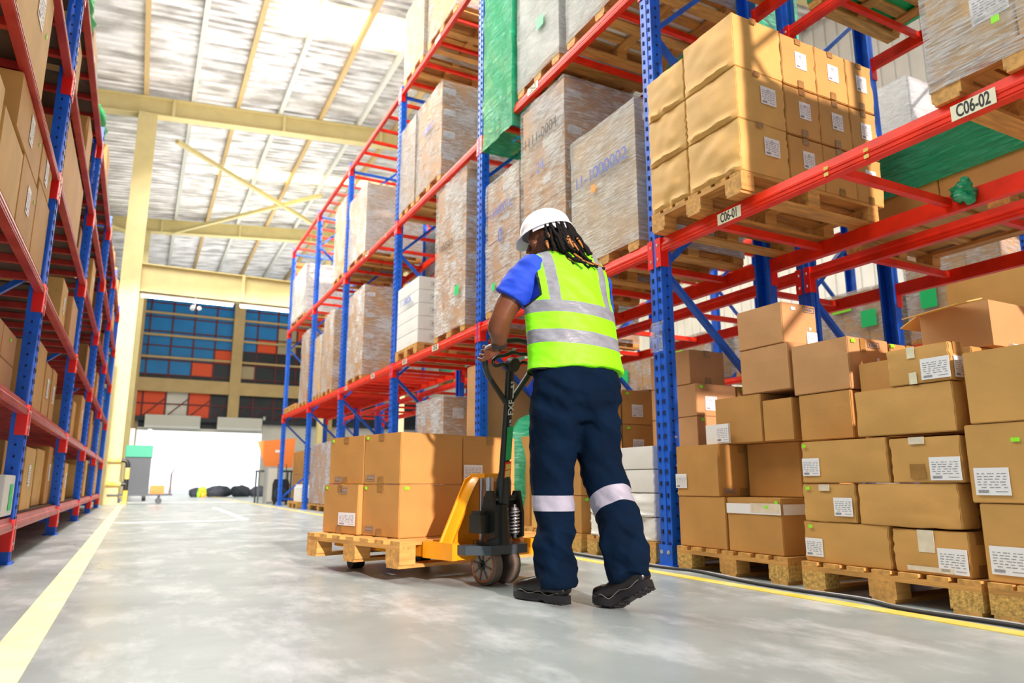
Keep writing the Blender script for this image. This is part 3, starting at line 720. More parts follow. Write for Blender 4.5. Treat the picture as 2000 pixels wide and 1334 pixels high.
def load(x0, x1, y0, y1, z0, z1, nx, ny, nz_, label, mt='card_p', film='film', cat='wrapped load', group='film-wrapped loads on the racks', marks=(), pal=True, ptxt=None, writing=None, drop=.07, face='-x', extra=(), amp=.012):
    nload[0] += 1; sd_ = nload[0]
    t = thing('wrapped_load', label, cat, ((x0 + x1) / 2, (y0 + y1) / 2, z0), 0, group)
    W_, D_, H_ = x1 - x0, y1 - y0, z1 - z0; cx, cy, cz = W_ / nx, D_ / ny, H_ / nz_
    me = carton_mesh(cx - .006, cy - .006, cz - .002, mt, 0, sd_)
    fc = -W_ / 2 if face == '-x' else W_ / 2
    for k in range(nz_):
        for i in range(nx):
            for j in range(ny):
                if 0 < i < nx - 1 and 0 < j < ny - 1 and k < nz_ - 1: continue
                b = obj('carton', me, t, (-W_ / 2 + cx * (i + .5), -D_ / 2 + cy * (j + .5), cz * k + .001))
                if marks:
                    if i == (0 if face == '-x' else nx - 1):
                        for s in marks:
                            if s[1] == face: mark(b, cx, cy, cz, s, .001)
                    if j == 0:
                        for s in marks:
                            if s[1] == '-y': mark(b, cx, cy, cz, s, .001)
    if film:
        obj('stretch_film', film_mesh(W_ + .012, D_ + .012, H_ + .012, film, sd_, drop, amp), t)
    for s in extra: mark(t, W_, D_, H_, s, .035)
    if writing:
        for tx, a, b, size, mt_ in writing:
            loc, rot = facexf(face, W_, D_, H_, a, b, .034); obj('marker_writing', text_mesh(tx, size, mt_), t, loc, rot)
    if pal: pallet(x0 - .01, y0 - .01, z0 - .137, W_ + .02, D_ + .02, ptxt or ('pallet under the ' + ' '.join(label.split()[:13])))
    return t
P = .137
zb2, zb3, zb4 = 2.142 + P, 4.222 + P, 6.302 + P
ml = [('label', '-y', .2, .6, .14, .07), ('label', '-x', .6, .6, .14, .07)]
load(3.02, 4.0, 3.86, 4.71, zb2, 3.29, 2, 1, 4, 'white-wrapped load with blue handwriting just left of the tan cartons', 'card_l', 'film_thick', marks=[('label', '-y', .2, .6, .12, .07)],
     writing=[('11-1000002', .5, .62, .15, 'ink_blue')], extra=[('otag', '-x', .4, .50, .06, .06)])
load(3.02, 4.0, 4.83, 5.60, zb2, 4.02, 2, 1, 5, 'tall wrapped load of pinkish cartons behind the helmet, dark handwriting near its top', 'card_p', 'film', marks=ml, writing=[('1111-0004', .5, .78, .14, 'ink'), ('24', .5, .60, .15, 'ink_blue')])
load(3.02, 4.0, 5.66, 6.38, zb2, 3.56, 2, 1, 4, 'wrapped carton load with blue writing between the second post and the tall load', 'card_p', 'film', marks=ml, writing=[('1100001L', .5, .72, .13, 'ink_blue'), ('0', .5, .5, .2, 'ink_blue')], extra=[('tag', '-x', .3, .12, .06, .08)])
load(3.02, 4.0, 6.93, 7.83, zb2, 4.04, 2, 1, 4, 'tall wrapped load left of the second blue post with a green tag low on it', 'card_p', 'film', marks=ml, writing=[('1000507', .4, .55, .12, 'ink')], extra=[('tag', '-x', .8, .2, .11, .11)])
load(3.02, 4.0, 8.45, 9.30, zb2, 3.16, 2, 1, 5, 'load of white cartons printed with small marks, on the rack above the second sign', 'card_w', None, marks=[('stamp', '-y', .5, .5, .16, .06)], writing=[('1118006', .5, .7, .13, 'ink_blue')])
load(3.02, 4.0, 11.0, 11.95, zb2, 3.67, 2, 1, 4, 'loosely wrapped load of brown cartons in the middle of the right rack', 'card_b', 'film', marks=ml)
load(3.02, 4.0, 13.0, 13.8, zb2, 3.70, 1, 1, 3, 'wrapped brown load, third from the far end on the first rack level', 'card_b', 'film', marks=[('label', '-y', .2, .6, .14, .07)])
load(3.02, 4.0, 13.95, 14.6, zb2, 3.4, 1, 1, 3, 'shiny wrapped load, second from the far end on the first rack level', 'card_l', 'film')
load(3.02, 4.0, 15.2, 16.0, zb2, 3.75, 2, 1, 3, 'wrapped brown load farthest along the first rack level', 'card_b', 'film')
pallet(3.0, 16.3, 2.142, 1.1, .7, 'empty pallet on the first rack level beyond the last wrapped load'); pallet(3.0, 17.05, 2.142, 1.1, .7, 'empty pallet at the far end of the first rack level')
# second level
load(3.02, 4.0, 4.9, 5.67, zb3, 5.75, 1, 1, 3, 'smooth white wrapped load with a green tag, high beside the green bundle', 'card_w', 'film_thick', extra=[('tag', '-x', .62, .30, .13, .11)])
load(3.0, 4.0, 5.77, 6.40, zb3 + .05, 6.02, 1, 1, 4, 'green film-wrapped load high on the rack at the second post', 'green_net', 'film_green', drop=.42, amp=.05)
load(3.02, 4.0, 3.76, 4.75, zb3, 5.6, 2, 1, 3, 'white wrapped load high above the blue-written load, cut by the top edge', 'card_w', 'film_thick')
load(3.02, 4.0, 7.74, 8.62, zb3, 5.55, 2, 1, 4, 'wrapped beige load with blue writing on the second rack level', 'card_p', 'film', marks=[('label', '-y', .2, .6, .16, .09)], writing=[('110007', .5, .6, .14, 'ink_blue')])
load(3.02, 4.0, 8.72, 9.33, zb3, 5.55, 2, 1, 3, 'narrow wrapped load against the third post on the second rack level', 'card_p', 'film_thick')
load(3.02, 4.0, 11.1, 12.2, zb3, 5.5, 2, 1, 3, 'wide wrapped load of beige cartons on the second level by the fourth post', 'card_l', 'film_thick', marks=ml)
load(3.02, 4.0, 12.5, 13.3, zb3, 5.75, 1, 1, 3, 'wrapped load beyond the fourth post on the second level', 'card_l', 'film')
load(3.02, 4.05, 16.0, 17.6, zb3, 5.45, 3, 2, 5, 'broad load of white cartons at the far end of the second rack level', 'card_w', 'film', marks=[('stamp', '-y', .5, .5, .2, .05)])
load(3.02, 4.0, 8.5, 9.3, zb4, 7.5, 2, 1, 3, 'wrapped load on the topmost rack level, upper middle of the photo', 'card_l', 'film_thick')
load(3.02, 4.0, 7.3, 8.3, zb4, 7.6, 2, 1, 3, 'wrapped load on the topmost level cut by the top picture edge', 'card_l', 'film')
load(3.0, 4.0, .99, 1.70, zb2, 3.3, 2, 2, 2, 'wrapped brown load above sign C06-02 at the upper right corner', 'card_l', 'film', marks=[('label', '-x', .75, .4, .15, .13)], extra=[('green', '-x', .42, .1, .03, .03)])
# back row loads
load(4.5, 5.4, 1.2, 3.3, zb2, 2.78, 2, 3, 2, 'green-wrapped load of tan cartons seen between the two signed beams', 'card', 'film_green', drop=-.18, group='loads on the back rack')
load(4.7, 5.3, 2.6, 3.25, 2.80, 3.0, 1, 1, 2, 'white wrapped bundle lying on the green-wrapped load', 'card_w', 'film_thick', pal=False, drop=0, group='loads on the back rack')
load(4.46, 5.4, 4.3, 5.3, zb3 + 0, 5.4, 2, 2, 2, 'green bundle high on the back rack behind the tan cartons', 'green_net', 'film_green', group='loads on the back rack')
load(4.46, 5.4, 2.3, 3.4, zb3, 5.0, 2, 2, 2, 'green bundle with a white sheet, high at the upper right', 'green_net', 'film_green', group='loads on the back rack', extra=[('white', '-x', .4, .5, .35, .25)])
load(4.5, 5.4, 7.0, 8.2, zb2, 3.0, 2, 2, 2, 'brown wrapped load on the back rack behind the handle', 'card_b', 'film', group='loads on the back rack')
load(4.5, 5.4, 10.0, 11.4, zb2, 2.9, 2, 2, 2, 'green wrapped bundle on the back rack far along', 'green_net', 'film_green', group='loads on the back rack')
load(4.5, 5.4, 7.2, 8.6, zb3, 5.2, 2, 2, 2, 'white wrapped load on the second level of the back rack', 'card_w', 'film_thick', group='loads on the back rack')
load(4.5, 5.4, 11.0, 12.2, zb3, 5.1, 2, 2, 2, 'teal and white bundle on the second level of the back rack', 'green_net', 'film_thick', group='loads on the back rack')
# level 3 empty pallets above
for y, l in ((2.6, 'bare pallet high above the tan cartons'), ):
    pallet(3.0, y, 4.222, 1.1, .95, l)
load(3.02, 4.0, 1.5, 2.42, zb3, 5.3, 2, 1, 3, 'wrapped load high above sign C06-02, out at the top', 'card_l', 'film')
# far rack across second aisle : mixed shrink-wrapped goods
for k, (y0, y1, zt, l) in enumerate(((4.2, 5.3, 3.3, 'right of its post, near the right picture edge'), (5.5, 6.6, 3.0, 'second from the right picture edge'), (7.0, 8.2, 3.0, 'behind the top carton of the near stack'),
                                     (8.75, 10.0, 3.0, 'just right of the near blue post'), (10.2, 11.4, 2.9, 'left of the near blue post'), (1.4, 3.6, 3.2, 'farthest right'))):
    load(8.25, 9.2, y0, y1, 2.15 + P, zt, 2, 3, 4, 'mixed shrink-wrapped goods on the far rack, ' + l, 'card_l', 'film', group='goods on the far rack',
         extra=[('tag', '-x', .7, .45, .22, .22), ('green', '-x', .35, .8, .3, .2)] if k % 2 else [('tag', '-x', .25, .4, .2, .25)])
for k, (y0, y1, zt) in enumerate(((5.0, 6.6, 5.6), (7.0, 8.4, 5.3), (9.0, 11.2, 5.5), (1.5, 3.7, 5.5))):
    load(8.25, 9.2, y0, y1, 4.3 + P, zt, 2, 3, 3, 'pale wrapped load on the upper level of the far rack, %s' % ('farthest right' if k == 3 else ('second from right', 'third from right', 'farthest left')[k]), 'card_w', 'film_thick', group='goods on the far rack')
# ------------------------------------------------------------------ floor stacks left of the near post
def stack(x0, x1, y0, y1, z0, n_, h, where, mt='card', marks=(), group=None, start=0):
    words = ['lowest', 'second', 'third', 'fourth', 'fifth', 'sixth', 'seventh']
    for k in range(n_):
        carton(x0, x1, y0, y1, z0 + k * h, z0 + (k + 1) * h, '%s carton of the stack %s' % (words[k + start], where), group, mt, marks, tape=False, seed=k)
pallet(3.0, 3.78, 0, 1.2, .80, 'wooden pallet under the white boxes left of the near post')
GW = 'white boxes behind the worker’s legs'
for k in range(4):
    h0 = .137 + k * .155
    carton(3.02, 3.40, 4.20, 4.56, h0, h0 + .152, 'white box left of the near post, left column, %s layer' % ('bottom', 'second', 'third', 'top')[k], 'white boxes left of the near post', 'card_w', dmg=.03 if k < 2 else .004, seed=50 + k, tape=False, name='white_box')
    carton(3.02, 3.40, 3.80, 4.19, h0, h0 + .152, 'white box left of the near post, right column, %s layer' % ('bottom', 'second', 'third', 'top')[k], 'white boxes left of the near post', 'card_w', dmg=.03 if k < 2 else .004, seed=60 + k, tape=False, name='white_box')
mk = [('label', '-y', .35, .4, .11, .1), ('green', '-y', .12, .9, .03, .02)]
mk1 = [('label', '-x', .4, .35, .10, .1), ('green', '-x', .1, .9, .03, .02)]
stack(3.45, 3.95, 3.80, 4.35, .137, 2, .30, 'behind the white boxes', 'card_b', mk, 'cartons behind the white boxes')
stack(3.42, 3.8, 3.80, 4.3, .74, 2, .23, 'above the white boxes beside the near post, left', 'card_p', mk, 'cartons behind the white boxes')
stack(3.81, 4.2, 3.80, 4.3, .74, 2, .23, 'above the white boxes beside the near post, right', 'card_b', mk, 'cartons behind the white boxes')
stack(4.21, 4.55, 3.80, 4.3, .74, 2, .23, 'beyond the near post, farthest right', 'card_b', mk, 'cartons behind the white boxes')
carton(3.42, 3.75, 3.85, 4.3, 1.201, 1.45, 'single carton on top of the cartons at the worker’s hip', 'cartons behind the white boxes', 'card_p')
pallet(4.21, 3.77, 0, .9, .8, 'pallet under the cartons beyond the near post'); 
stack(4.21, 4.60, 3.80, 4.3, .137, 2, .30, 'on the pallet beyond the near post', 'card_b', mk, 'cartons behind the white boxes')
pallet(3.0, 4.66, 0, 1.2, .85, 'wooden pallet seen between the worker’s legs')
for c, (x0, x1) in enumerate(((3.02, 3.42), (3.43, 3.85))):
    stack(x0, x1, 4.68, 5.01, .137, 4, .28, 'between the worker’s legs, %s column' % ('front', 'rear')[c], 'card_b', mk, 'cartons between the worker’s legs')
pallet(3.0, 5.55, 0, 1.2, .90, 'wooden pallet under the green bundle')
stack(3.02, 3.5, 5.03, 5.47, .137, 5, .245, 'left of the worker', 'card_l', mk1 + [('label', '-y', .3, .35, .10, .1)], 'cartons left of the worker')
# green plastic draped bundle behind the cart
t = thing('green_bundle', 'bundle of goods under crumpled green plastic film beyond the cart cartons', 'bundle', (3.42, 6.02, .137))
m = MB(); m.ell((0, .05, .45), (.38, .30, .60), seg=28, rings=18); m.ell((.05, -.2, .60), (.28, .16, .72), seg=24, rings=16)
me = m.mesh('plastic_cover', 'film_green', smooth=True)
for v in me.vertices:
    v.co += v.co.normalized() * .05 * noise.noise(v.co * 9); v.co.z = max(.003, v.co.z)
obj('plastic_cover', me, t); m = MB(); m.box(-.25, -.25, 0, .25, .25, .8); m.build('goods', 'card_b', t)
pallet(3.0, 6.62, 0, 1.2, .85, 'wooden pallet under the pinkish carton by the second blue post')
load(3.1, 4.0, 7.7, 8.6, .137, 1.50, 2, 2, 3, 'wrapped pinkish load on the floor behind the cart, left of the second post', 'card_p', 'film', marks=[('label', '-y', .4, .6, .14, .12), ('label', '-x', .5, .5, .14, .12)], group='wrapped loads on the floor under the rack')
carton(3.1, 3.7, 6.64, 7.05, .137, 1.75, 'large pinkish carton right behind the second blue post', 'cartons behind the cart', 'card_p', tape=False)
carton(3.15, 3.8, 9.6, 10.6, .137, 1.12, 'brown carton just above the cart cartons at the third post', 'cartons behind the cart', 'card_b')
pallet(3.0, 9.55, 0, 1.2, 1.1, 'wooden pallet under the carton at the third post')
load(3.1, 4.0, 13.1, 14.8, .137, 1.25, 2, 3, 3, 'wrapped brown load on the floor near the far end of the right rack', 'card_b', 'film', marks=[('label', '-y', .3, .7, .18, .12)], group='wrapped loads on the floor under the rack', drop=.0)
carton(3.05, 3.4, 11.8, 12.22, .137, .62, 'tan carton on the floor pallets beside the green roll, left one', 'cartons near the green roll', 'card_l')
carton(3.42, 3.75, 11.8, 12.22, .137, .60, 'tan carton on the floor pallets beside the green roll, right one', 'cartons near the green roll', 'card_l')
pallet(3.0, 11.4, 0, 1.2, .85, 'wooden pallet under the two tan cartons far along'); 
t = thing('green_roll', 'upright roll of green film standing near the tan cartons', 'roll', (3.2, 11.6, .137)); m = MB(); m.tube([(0, 0, 0), (0, 0, .72)], .09, 16); m.build('roll', 'film_green', t); m = MB(); m.tube([(0, 0, .0), (0, 0, .74)], .07, 12); m.build('core', 'green_net', t)
pallet(3.0, 15.5, 0, 1.2, 1.0, 'wooden pallet with white pots near the loudspeaker'); 
for k in range(6):
    m = MB(); m.tube([(0, 0, 0), (0, 0, .3), (0, 0, .31), (0, 0, .36)], [.07, .07, .04, .04], 12)
    o = m.build('white_jar', 'card_w', None, (3.12 + .17 * (k % 2), 15.62 + .26 * (k // 2), .137), smooth='auto'); tag(o, 'white plastic jar on the far floor pallet, %s row, %s' % (('nearest', 'middle', 'farthest')[k // 2], ('front', 'back')[k % 2]), 'jar', 'white jars on the far pallet')
load(4.5, 5.4, 9.6, 12.0, .137, 1.0, 2, 3, 3, 'dark brown load on the floor behind the wrapped ones', 'card_b', 'film', group='wrapped loads on the floor under the rack')
load(4.6, 5.4, 6.7, 8.4, .137, 1.3, 2, 3, 4, 'brown load low on the back rack behind the worker', 'card_b', 'film', group='wrapped loads on the floor under the rack')
load(3.75, 5.2, 18.6, 20.2, .137, 1.35, 2, 2, 2, 'large brown carton block beyond the end of the right rack', 'card_b', None, group='goods by the gate')

# ------------------------------------------------------------------ left rack goods
lev = [.31, 1.05, 1.88, 2.70, 3.50, 4.30]
lw = ('bottom', 'second', 'third', 'fourth', 'fifth', 'top')
bw_ = ('first', 'second', 'third', 'fourth', 'fifth')
XL = -.70
def lcart(y0, y1, z0, z1, d, label, mt='card', marks=(), xo=0, tape=False):
    return carton(XL - xo - d, XL - xo, y0, y1, z0, z1, label, 'cartons on the left rack', mt, marks, tape=tape)
mL = [('label', '+x', .5, .55, .12, .16), ('green', '+x', .85, .72, .025, .02)]
# first bay, hand placed
lcart(2.85, 3.75, lev[2], 2.30, .5, 'pale carton nearest on the third shelf of the left rack', 'card_l')
lcart(3.8, 4.4, lev[2], 2.25, .45, 'tan carton on the third shelf of the left rack beside the pale one', 'card_l', [])
lcart(4.42, 5.0, lev[2], 2.28, .5, 'carton with a grey flap and label on the third shelf of the left rack', 'card', mL)
lcart(5.02, 5.6, lev[2], 2.36, .5, 'carton with red and white strip on the third shelf at the first post', 'card', [('pink', '+x', .2, .5, .03, .4)] if 0 else [])
lcart(4.1, 4.95, 2.285, 2.585, .5, 'brown carton with label stacked under the fourth beam, left rack first bay', 'card', mL)
lcart(4.98, 5.5, 2.365, 2.585, .5, 'carton stacked next to the first post under the fourth beam', 'card', mL)
lcart(3.7, 4.7, lev[3], 3.35, .5, 'large carton with long label on the fourth shelf, upper left corner', 'card_l', [('label', '+x', .6, .6, .2, .2), ('green', '+x', .85, .55, .03, .03)])
for r in range(2):
    for c in range(3): lcart(4.0 + c * .53, 4.52 + c * .53, lev[1] + r * .2, lev[1] + r * .2 + .198, .4, 'small carton in the %s row, %s from the camera, second shelf by the first post' % (('lower', 'upper')[r], ('first', 'second', 'third')[c]), 'card_p', [('green', '+x', .5, .7, .05, .02)] if r else [], xo=.08)
lcart(5.2, 5.62, lev[0], .56, .35, 'white carton with a green label low at the first post of the left rack', 'card_w', [('tag', '+x', .65, .45, .12, .16)], xo=-.01)
rn = random.Random(11)
for b in range(1, 5):
    ya, yb = YL[b] + .12, YL[b + 1] - .12
    for l in range(6):
        y = ya; c = 0
        hmax = (lev[l + 1] - lev[l] - .13) if l < 5 else .75
        if (b, l) in ((1, 3), (2, 2), (3, 4)): continue
        while y < yb - .3 and c < 5:
            w = rn.uniform(.38, .62); h = hmax * rn.uniform(.6, .95)
            if y + w > yb: break
            if rn.random() > (.45 if b < 3 else .25):
                lcart(y, y + w, lev[l], lev[l] + h, .5, 'carton on the %s left-rack shelf, %s bay beyond the first post, %s along' % (lw[l], bw_[b - 1], ('first', 'second', 'third', 'fourth', 'fifth')[c]),
                      ('card', 'card_l', 'card_p', 'card_b')[rn.randrange(4)], mL if rn.random() < .6 else [], xo=rn.uniform(0, .12))
            y += w + rn.uniform(.01, .08); c += 1
lcart(6.0, 7.6, lev[3], 3.25, .6, 'long brown carton on the fourth shelf, left rack second bay', 'card')
m = MB(); m.ell((0, 0, 0), (.1, .5, .14), seg=20, rings=12); me = m.mesh('green_net', 'green_net', smooth=True)
for v in me.vertices: v.co += v.normal * .05 * noise.noise(v.co * 14)
for k, (y, z) in enumerate(((7.1, 4.83), (9.8, 4.98))):
    o = obj('green_net', me, None, (-.85, y, z)); tag(o, 'crumpled green net on top of the left rack, %s one' % ('nearer' if k == 0 else 'farther'), 'net', 'green nets')
m = MB(); m.ell((0, 0, 0), (.05, .05, .07), seg=18, rings=12); me = m.mesh('film_scrap', 'film_green', smooth=True)
for v in me.vertices: v.co += v.normal * .05 * noise.noise(v.co * 30)
tag(obj('film_scrap', me, None, (3.995, 2.17, 2.12)), 'crumpled scrap of green film caught on the inner red beam', 'plastic scrap')
# black round bumper in the near left foreground
t = thing('bumper_post', 'black rounded rubber bumper out of focus at the left picture edge', 'bumper', (-.86, 1.62, 0))
m = MB(); m.tube([(0, 0, 0), (0, 0, .4)], .03, 12); m.build('post', 'jack_dark', t)
m = MB(); m.ell((.045, 0, .515), (.11, .11, .16), seg=24, rings=16); m.build('bumper', 'rubber', t, smooth=True)

# ------------------------------------------------------------------ things by the gate
t = thing('barrier', 'yellow and black tube barrier at the foot of the yellow column', 'barrier', (-.22, 20.55, 0))
m = MB(); m.tube([(0, 0, 0), (0, 0, .34)], .055, 14); m.tube([(0, 0, .62), (0, 0, .9)], .052, 14); m.tube([(-.16, 0, 1.08), (-.46, 0, 1.08)], .052, 14); m.tube([(-.12, 0, .5), (-.46, 0, .5)], .05, 14); m.build('yellow_tube', 'yellow_paint', t, smooth='auto')
m = MB(); m.tube([(0, 0, .33), (0, 0, .63)], .05, 14); m.tube([(0, 0, .89), (0, 0, .98), (-.03, 0, 1.05), (-.09, 0, 1.08), (-.17, 0, 1.08)], .05, 14); m.tube([(0, 0, .5), (-.13, 0, .5)], .048, 14); m.build('black_band', 'jack_dark', t, smooth='auto')
t = thing('platform_trolley', 'grey platform trolley standing across the aisle end with a small orange box', 'trolley', (0, 20.9, 0))
m = MB(); m.box(-.62, -.3, .21, .85, .3, .25); m.build('platform', 'steel_dark', t)
m = MB(); m.tube([(.80, -.25, .25), (.80, -.25, .75), (.88, -.22, .95), (.88, .22, .95), (.80, .25, .75), (.80, .25, .25)], .015, 8); m.build('handle', 'steel', t)
for x in (-.4, .55):
    for y in (-.2, .2):
        m = MB(); m.tube([(x, y - .02, .075), (x, y + .02, .075)], .075, 16); m.bar((x, y, .1), (x, y, .21), .05, .06); m.build('castor', 'steel_dark', t)
carton(.33, .66, 20.75, 21.05, .25, .47, 'small orange box riding on the platform trolley', None, 'orange', tape=False)
t = thing('stacker_truck', 'green-topped electric stacker parked left of the bright gate', 'stacker truck', (.0, 24.5, 0))
m = MB(); m.box(-.35, 0, .15, .35, .7, 1.3); m.build('body', 'steel_dark', t); m = MB(); m.box(-.37, -.05, 1.3, .37, .75, 1.65); m.build('battery_cover', 'green_machine', t)
for x in (-.24, .24): m = MB(); m.box(x - .06, .75, .1, x + .06, .87, 2.2); m.build('mast', 'canopy', t)
for x in (-.24, .24): m = MB(); m.tube([(x - .05, .1, .12), (x + .05, .1, .12)], .12, 16); m.build('wheel', 'rubber', t)
t = thing('loudspeaker', 'black trolley loudspeaker standing on the floor at the far end of the right rack', 'speaker', (3.22, 18.75, 0), R(-12))
m = MB(); m.prism([(-.17, .07), (-.2, .12), (-.2, .5), (-.16, .62), (.16, .62), (.2, .5), (.2, .12), (.17, .07)], 'y', -.14, .14); m.build('cabinet', 'plastic_black', t)
m = MB(); m.tube([(0, -.145, .28), (0, -.16, .28)], .15, 28); m.build('woofer', 'steel_dark', t); m = MB(); m.tube([(0, -.16, .28), (0, -.165, .28)], .11, 24); m.build('cone', 'rubber', t)
m = MB(); m.tube([(0, -.145, .52), (0, -.155, .52)], .05, 20); m.build('tweeter', 'steel_dark', t)
m = MB(); m.tube([(-.1, .1, .6), (-.1, .1, .98), (.1, .1, .98), (.1, .1, .6)], .01, 8); m.build('handle', 'steel_dark', t)
for x in (-.14, .14): m = MB(); m.tube([(x - .02, .1, .05), (x + .02, .1, .05)], .05, 14); m.build('wheel', 'rubber', t); 
for x in (-.14, .14): m = MB(); m.box(x - .02, -.12, 0, x + .02, -.08, .07); m.build('foot', 'rubber', t)
t = thing('orange_board', 'orange-brown board leaning beside the speaker at the gate', 'board', (3.35, 20.6, .9), R(-10)); m = MB(); m.prism([(-.5, .75), (-.25, 0), (.45, .05), (.5, .85)], 'y', 0, .03); m.build('panel', 'orange', t); m = MB(); m.box(-.02, -.01, .45, .22, 0, .52); m.build('paper_note', 'paper', t)
t = thing('table', 'dark metal work table holding the orange board', 'table', (3.3, 20.75, 0)); m = MB(); m.box(-.4, -.3, .82, .5, .3, .87); m.build('top', 'steel_dark', t)
for x in (-.37, .47):
    for y in (-.27, .27): m = MB(); m.box(x - .02, y - .02, 0, x + .02, y + .02, .82); m.build('leg', 'steel_dark', t)
t = thing('metal_cabinet', 'grey metal cabinet behind the loudspeaker', 'cabinet', (3.0, 19.6, 0)); m = MB(); m.box(0, 0, 0, .35, .5, .95); m.build('body', 'grey', t); m = MB(); m.box(.03, -.015, .05, .32, 0, .9); m.build('door', 'canopy', t)
def lump(name, label, c, r, mt, seed):
    r = (r[0] * .86, r[1], r[2])
    m = MB(); m.ell((0, 0, 0), r, seg=28, rings=16); me = m.mesh(name, mt, smooth=True)
    for v in me.vertices:
        v.co += v.co.normalized() * .09 * noise.noise(v.co * 4 + Vector((seed, 0, 0))); v.co.z = max(v.co.z, -r[2] * .75)
    o = obj(name, me, None, (c[0], c[1], r[2] * .75)); return tag(o, label, 'bag', 'bags on the floor at the gate')
lump('duffel_bag', 'dark blue bag on the floor before the gate, leftmost', (2.15, 31.2), (.35, .3, .22), 'cloth_dark', 1)
lump('duffel_bag', 'dark blue bag on the floor before the gate, in the middle', (2.95, 31.2), (.6, .35, .26), 'cloth_dark', 2)
lump('duffel_bag', 'dark blue bag on the floor before the gate, third from left', (3.75, 31.0), (.5, .3, .26), 'cloth_dark', 3)
lump('duffel_bag', 'dark bag on the floor before the gate, rightmost', (4.45, 30.8), (.45, .3, .24), 'cloth_dark', 4)
lump('green_cloth', 'bright green cloth lying on the leftmost dark bag', (2.3, 30.85), (.2, .06, .22), 'green_lab', 5)
lump('orange_vest', 'orange vest lying in front of the dark bags', (2.36, 30.65), (.13, .06, .2), 'orange_tag', 6)
# cable along the right pallets
pts = [(2.98, 6.2), (2.89, 5.0), (2.86, 4.3), (2.88, 3.6), (2.93, 3.35), (2.86, 2.95), (2.84, 2.6), (2.86, 2.2), (2.80, 1.95), (2.83, 1.6), (2.82, 1.3), (2.83, .8), (2.83, -.2)]
cp = []
for i in range(len(pts) - 1):
    a = pts[max(i - 1, 0)]; b = pts[i]; c = pts[i + 1]; d = pts[min(i + 2, len(pts) - 1)]
    for k in range(6):
        u = k / 6
        cp.append(tuple(.5 * (2 * b[j] + (c[j] - a[j]) * u + (2 * a[j] - 5 * b[j] + 4 * c[j] - d[j]) * u * u + (-a[j] + 3 * b[j] - 3 * c[j] + d[j]) * u ** 3) for j in (0, 1)) + (.009,))
m = MB(); m.tube(cp, .008, 8); tag(m.build('power_cable', 'rubber', smooth=True), 'black cable running along the floor by the right pallets', 'cable')
m = MB(); m.tube([(p[0] + .028 + .012 * sin(i * .5), p[1], .008) for i, p in enumerate(cp)], .007, 8); tag(m.build('power_cable', 'grey', smooth=True), 'grey cable lying next to the black one by the right pallets', 'cable')

# ------------------------------------------------------------------ pallet, cartons and truck in the aisle
AZ = R(15)
def loc2(o, dx, dy, dz=0):
    return Vector((o[0] + dx * cos(AZ) - dy * sin(AZ), o[1] + dx * sin(AZ) + dy * cos(AZ), dz))
F0 = (1.235, 3.64)
cp_ = pallet(F0[0], F0[1], .075, 1.10, 1.02, 'wooden pallet lifted on the yellow pallet truck', AZ)
def ccart(a0, a1, b0, b1, z0, z1, label, marks):
    w, d, h = a1 - a0, b1 - b0, z1 - z0
    c = loc2(F0, (a0 + a1) / 2, (b0 + b1) / 2, z0)
    o = carton(c.x - w / 2, c.x + w / 2, c.y - d / 2, c.y + d / 2, z0, z1, label, 'cartons on the pallet truck', 'card_b', marks, seed=2)
    o.rotation_euler.z = AZ; return o
zA, hA = .211, .291
A0, A1, A2 = .115, .56, .985
B0, B1, B2 = .19, .58, 1.0
for r in range(2):
    za = zA + r * hA; nm = ('lower', 'upper')[r]
    gs = [('green', '-x', .1, .93, .022, .016), ('tape', '-x', .5, .93, .05, .04), ('tape', '-x', .5, .08, .05, .04)]
    ccart(A0, A1, B0, B1, za, za + hA, '%s front left carton on the pallet truck load' % nm, gs + [('stamp', '-x', .22, .13, .10, .035)] + ([('green', '-y', .1, .93, .03, .016)] if r == 0 else []))
    ccart(A1, A2, B0, B1 + .05, za, za + hA, '%s front right carton on the pallet truck load, behind the handle' % nm, [('label', '-y', .18, .25, .145, .085)] if r else [])
    ccart(A0 + (.0 if r else -.03), A1 - .03, B1, B2, za, za + hA, '%s rear left carton on the pallet truck load' % nm, gs + ([('label', '-x', .72, .3, .2, .075), ('stamp', '-x', .6, .88, .10, .04)] if r == 0 else [('stamp', '-x', .3, .1, .1, .035)]))
# truck
JO = (1.675, 3.43)
t = thing('pallet_truck', 'yellow hand pallet truck with black pump handle pushed by the worker', 'pallet truck', (JO[0], JO[1], 0), AZ)
ox = .05
for s_ in (-1, 1):
    m = MB(); x = .10 + s_ * .25
    m.box(x - .08, .16, .185, x + .08, 1.25, .188); m.box(x - .08, .16, .13, x - .072, 1.25, .19); m.box(x + .072, .16, .13, x + .08, 1.25, .19)
    m.prism([(x - .08, 1.25), (x + .08, 1.25), (x + .04, 1.33), (x - .04, 1.33)], 'z', .14, .187)
    m.build('fork', 'jack', t)
    m = MB(); m.tube([(x - .04, 1.12, .04), (x + .04, 1.12, .04)], .04, 18); m.build('load_roller', 'rubber', t, smooth='auto')
    m = MB(); m.bar((x, 1.12, .04), (x, 1.02, .15), .05, .02); m.build('roller_bracket', 'jack_dark', t)
m = MB()
m.prism([(ox - .285, .13), (ox + .285, .13), (ox + .285, .185), (ox + .11, .53), (ox + .06, .555), (ox - .06, .555), (ox - .11, .53), (ox - .285, .185)], 'y', .17, .18)
m.build('bulkhead', 'jack', t)
m = MB()
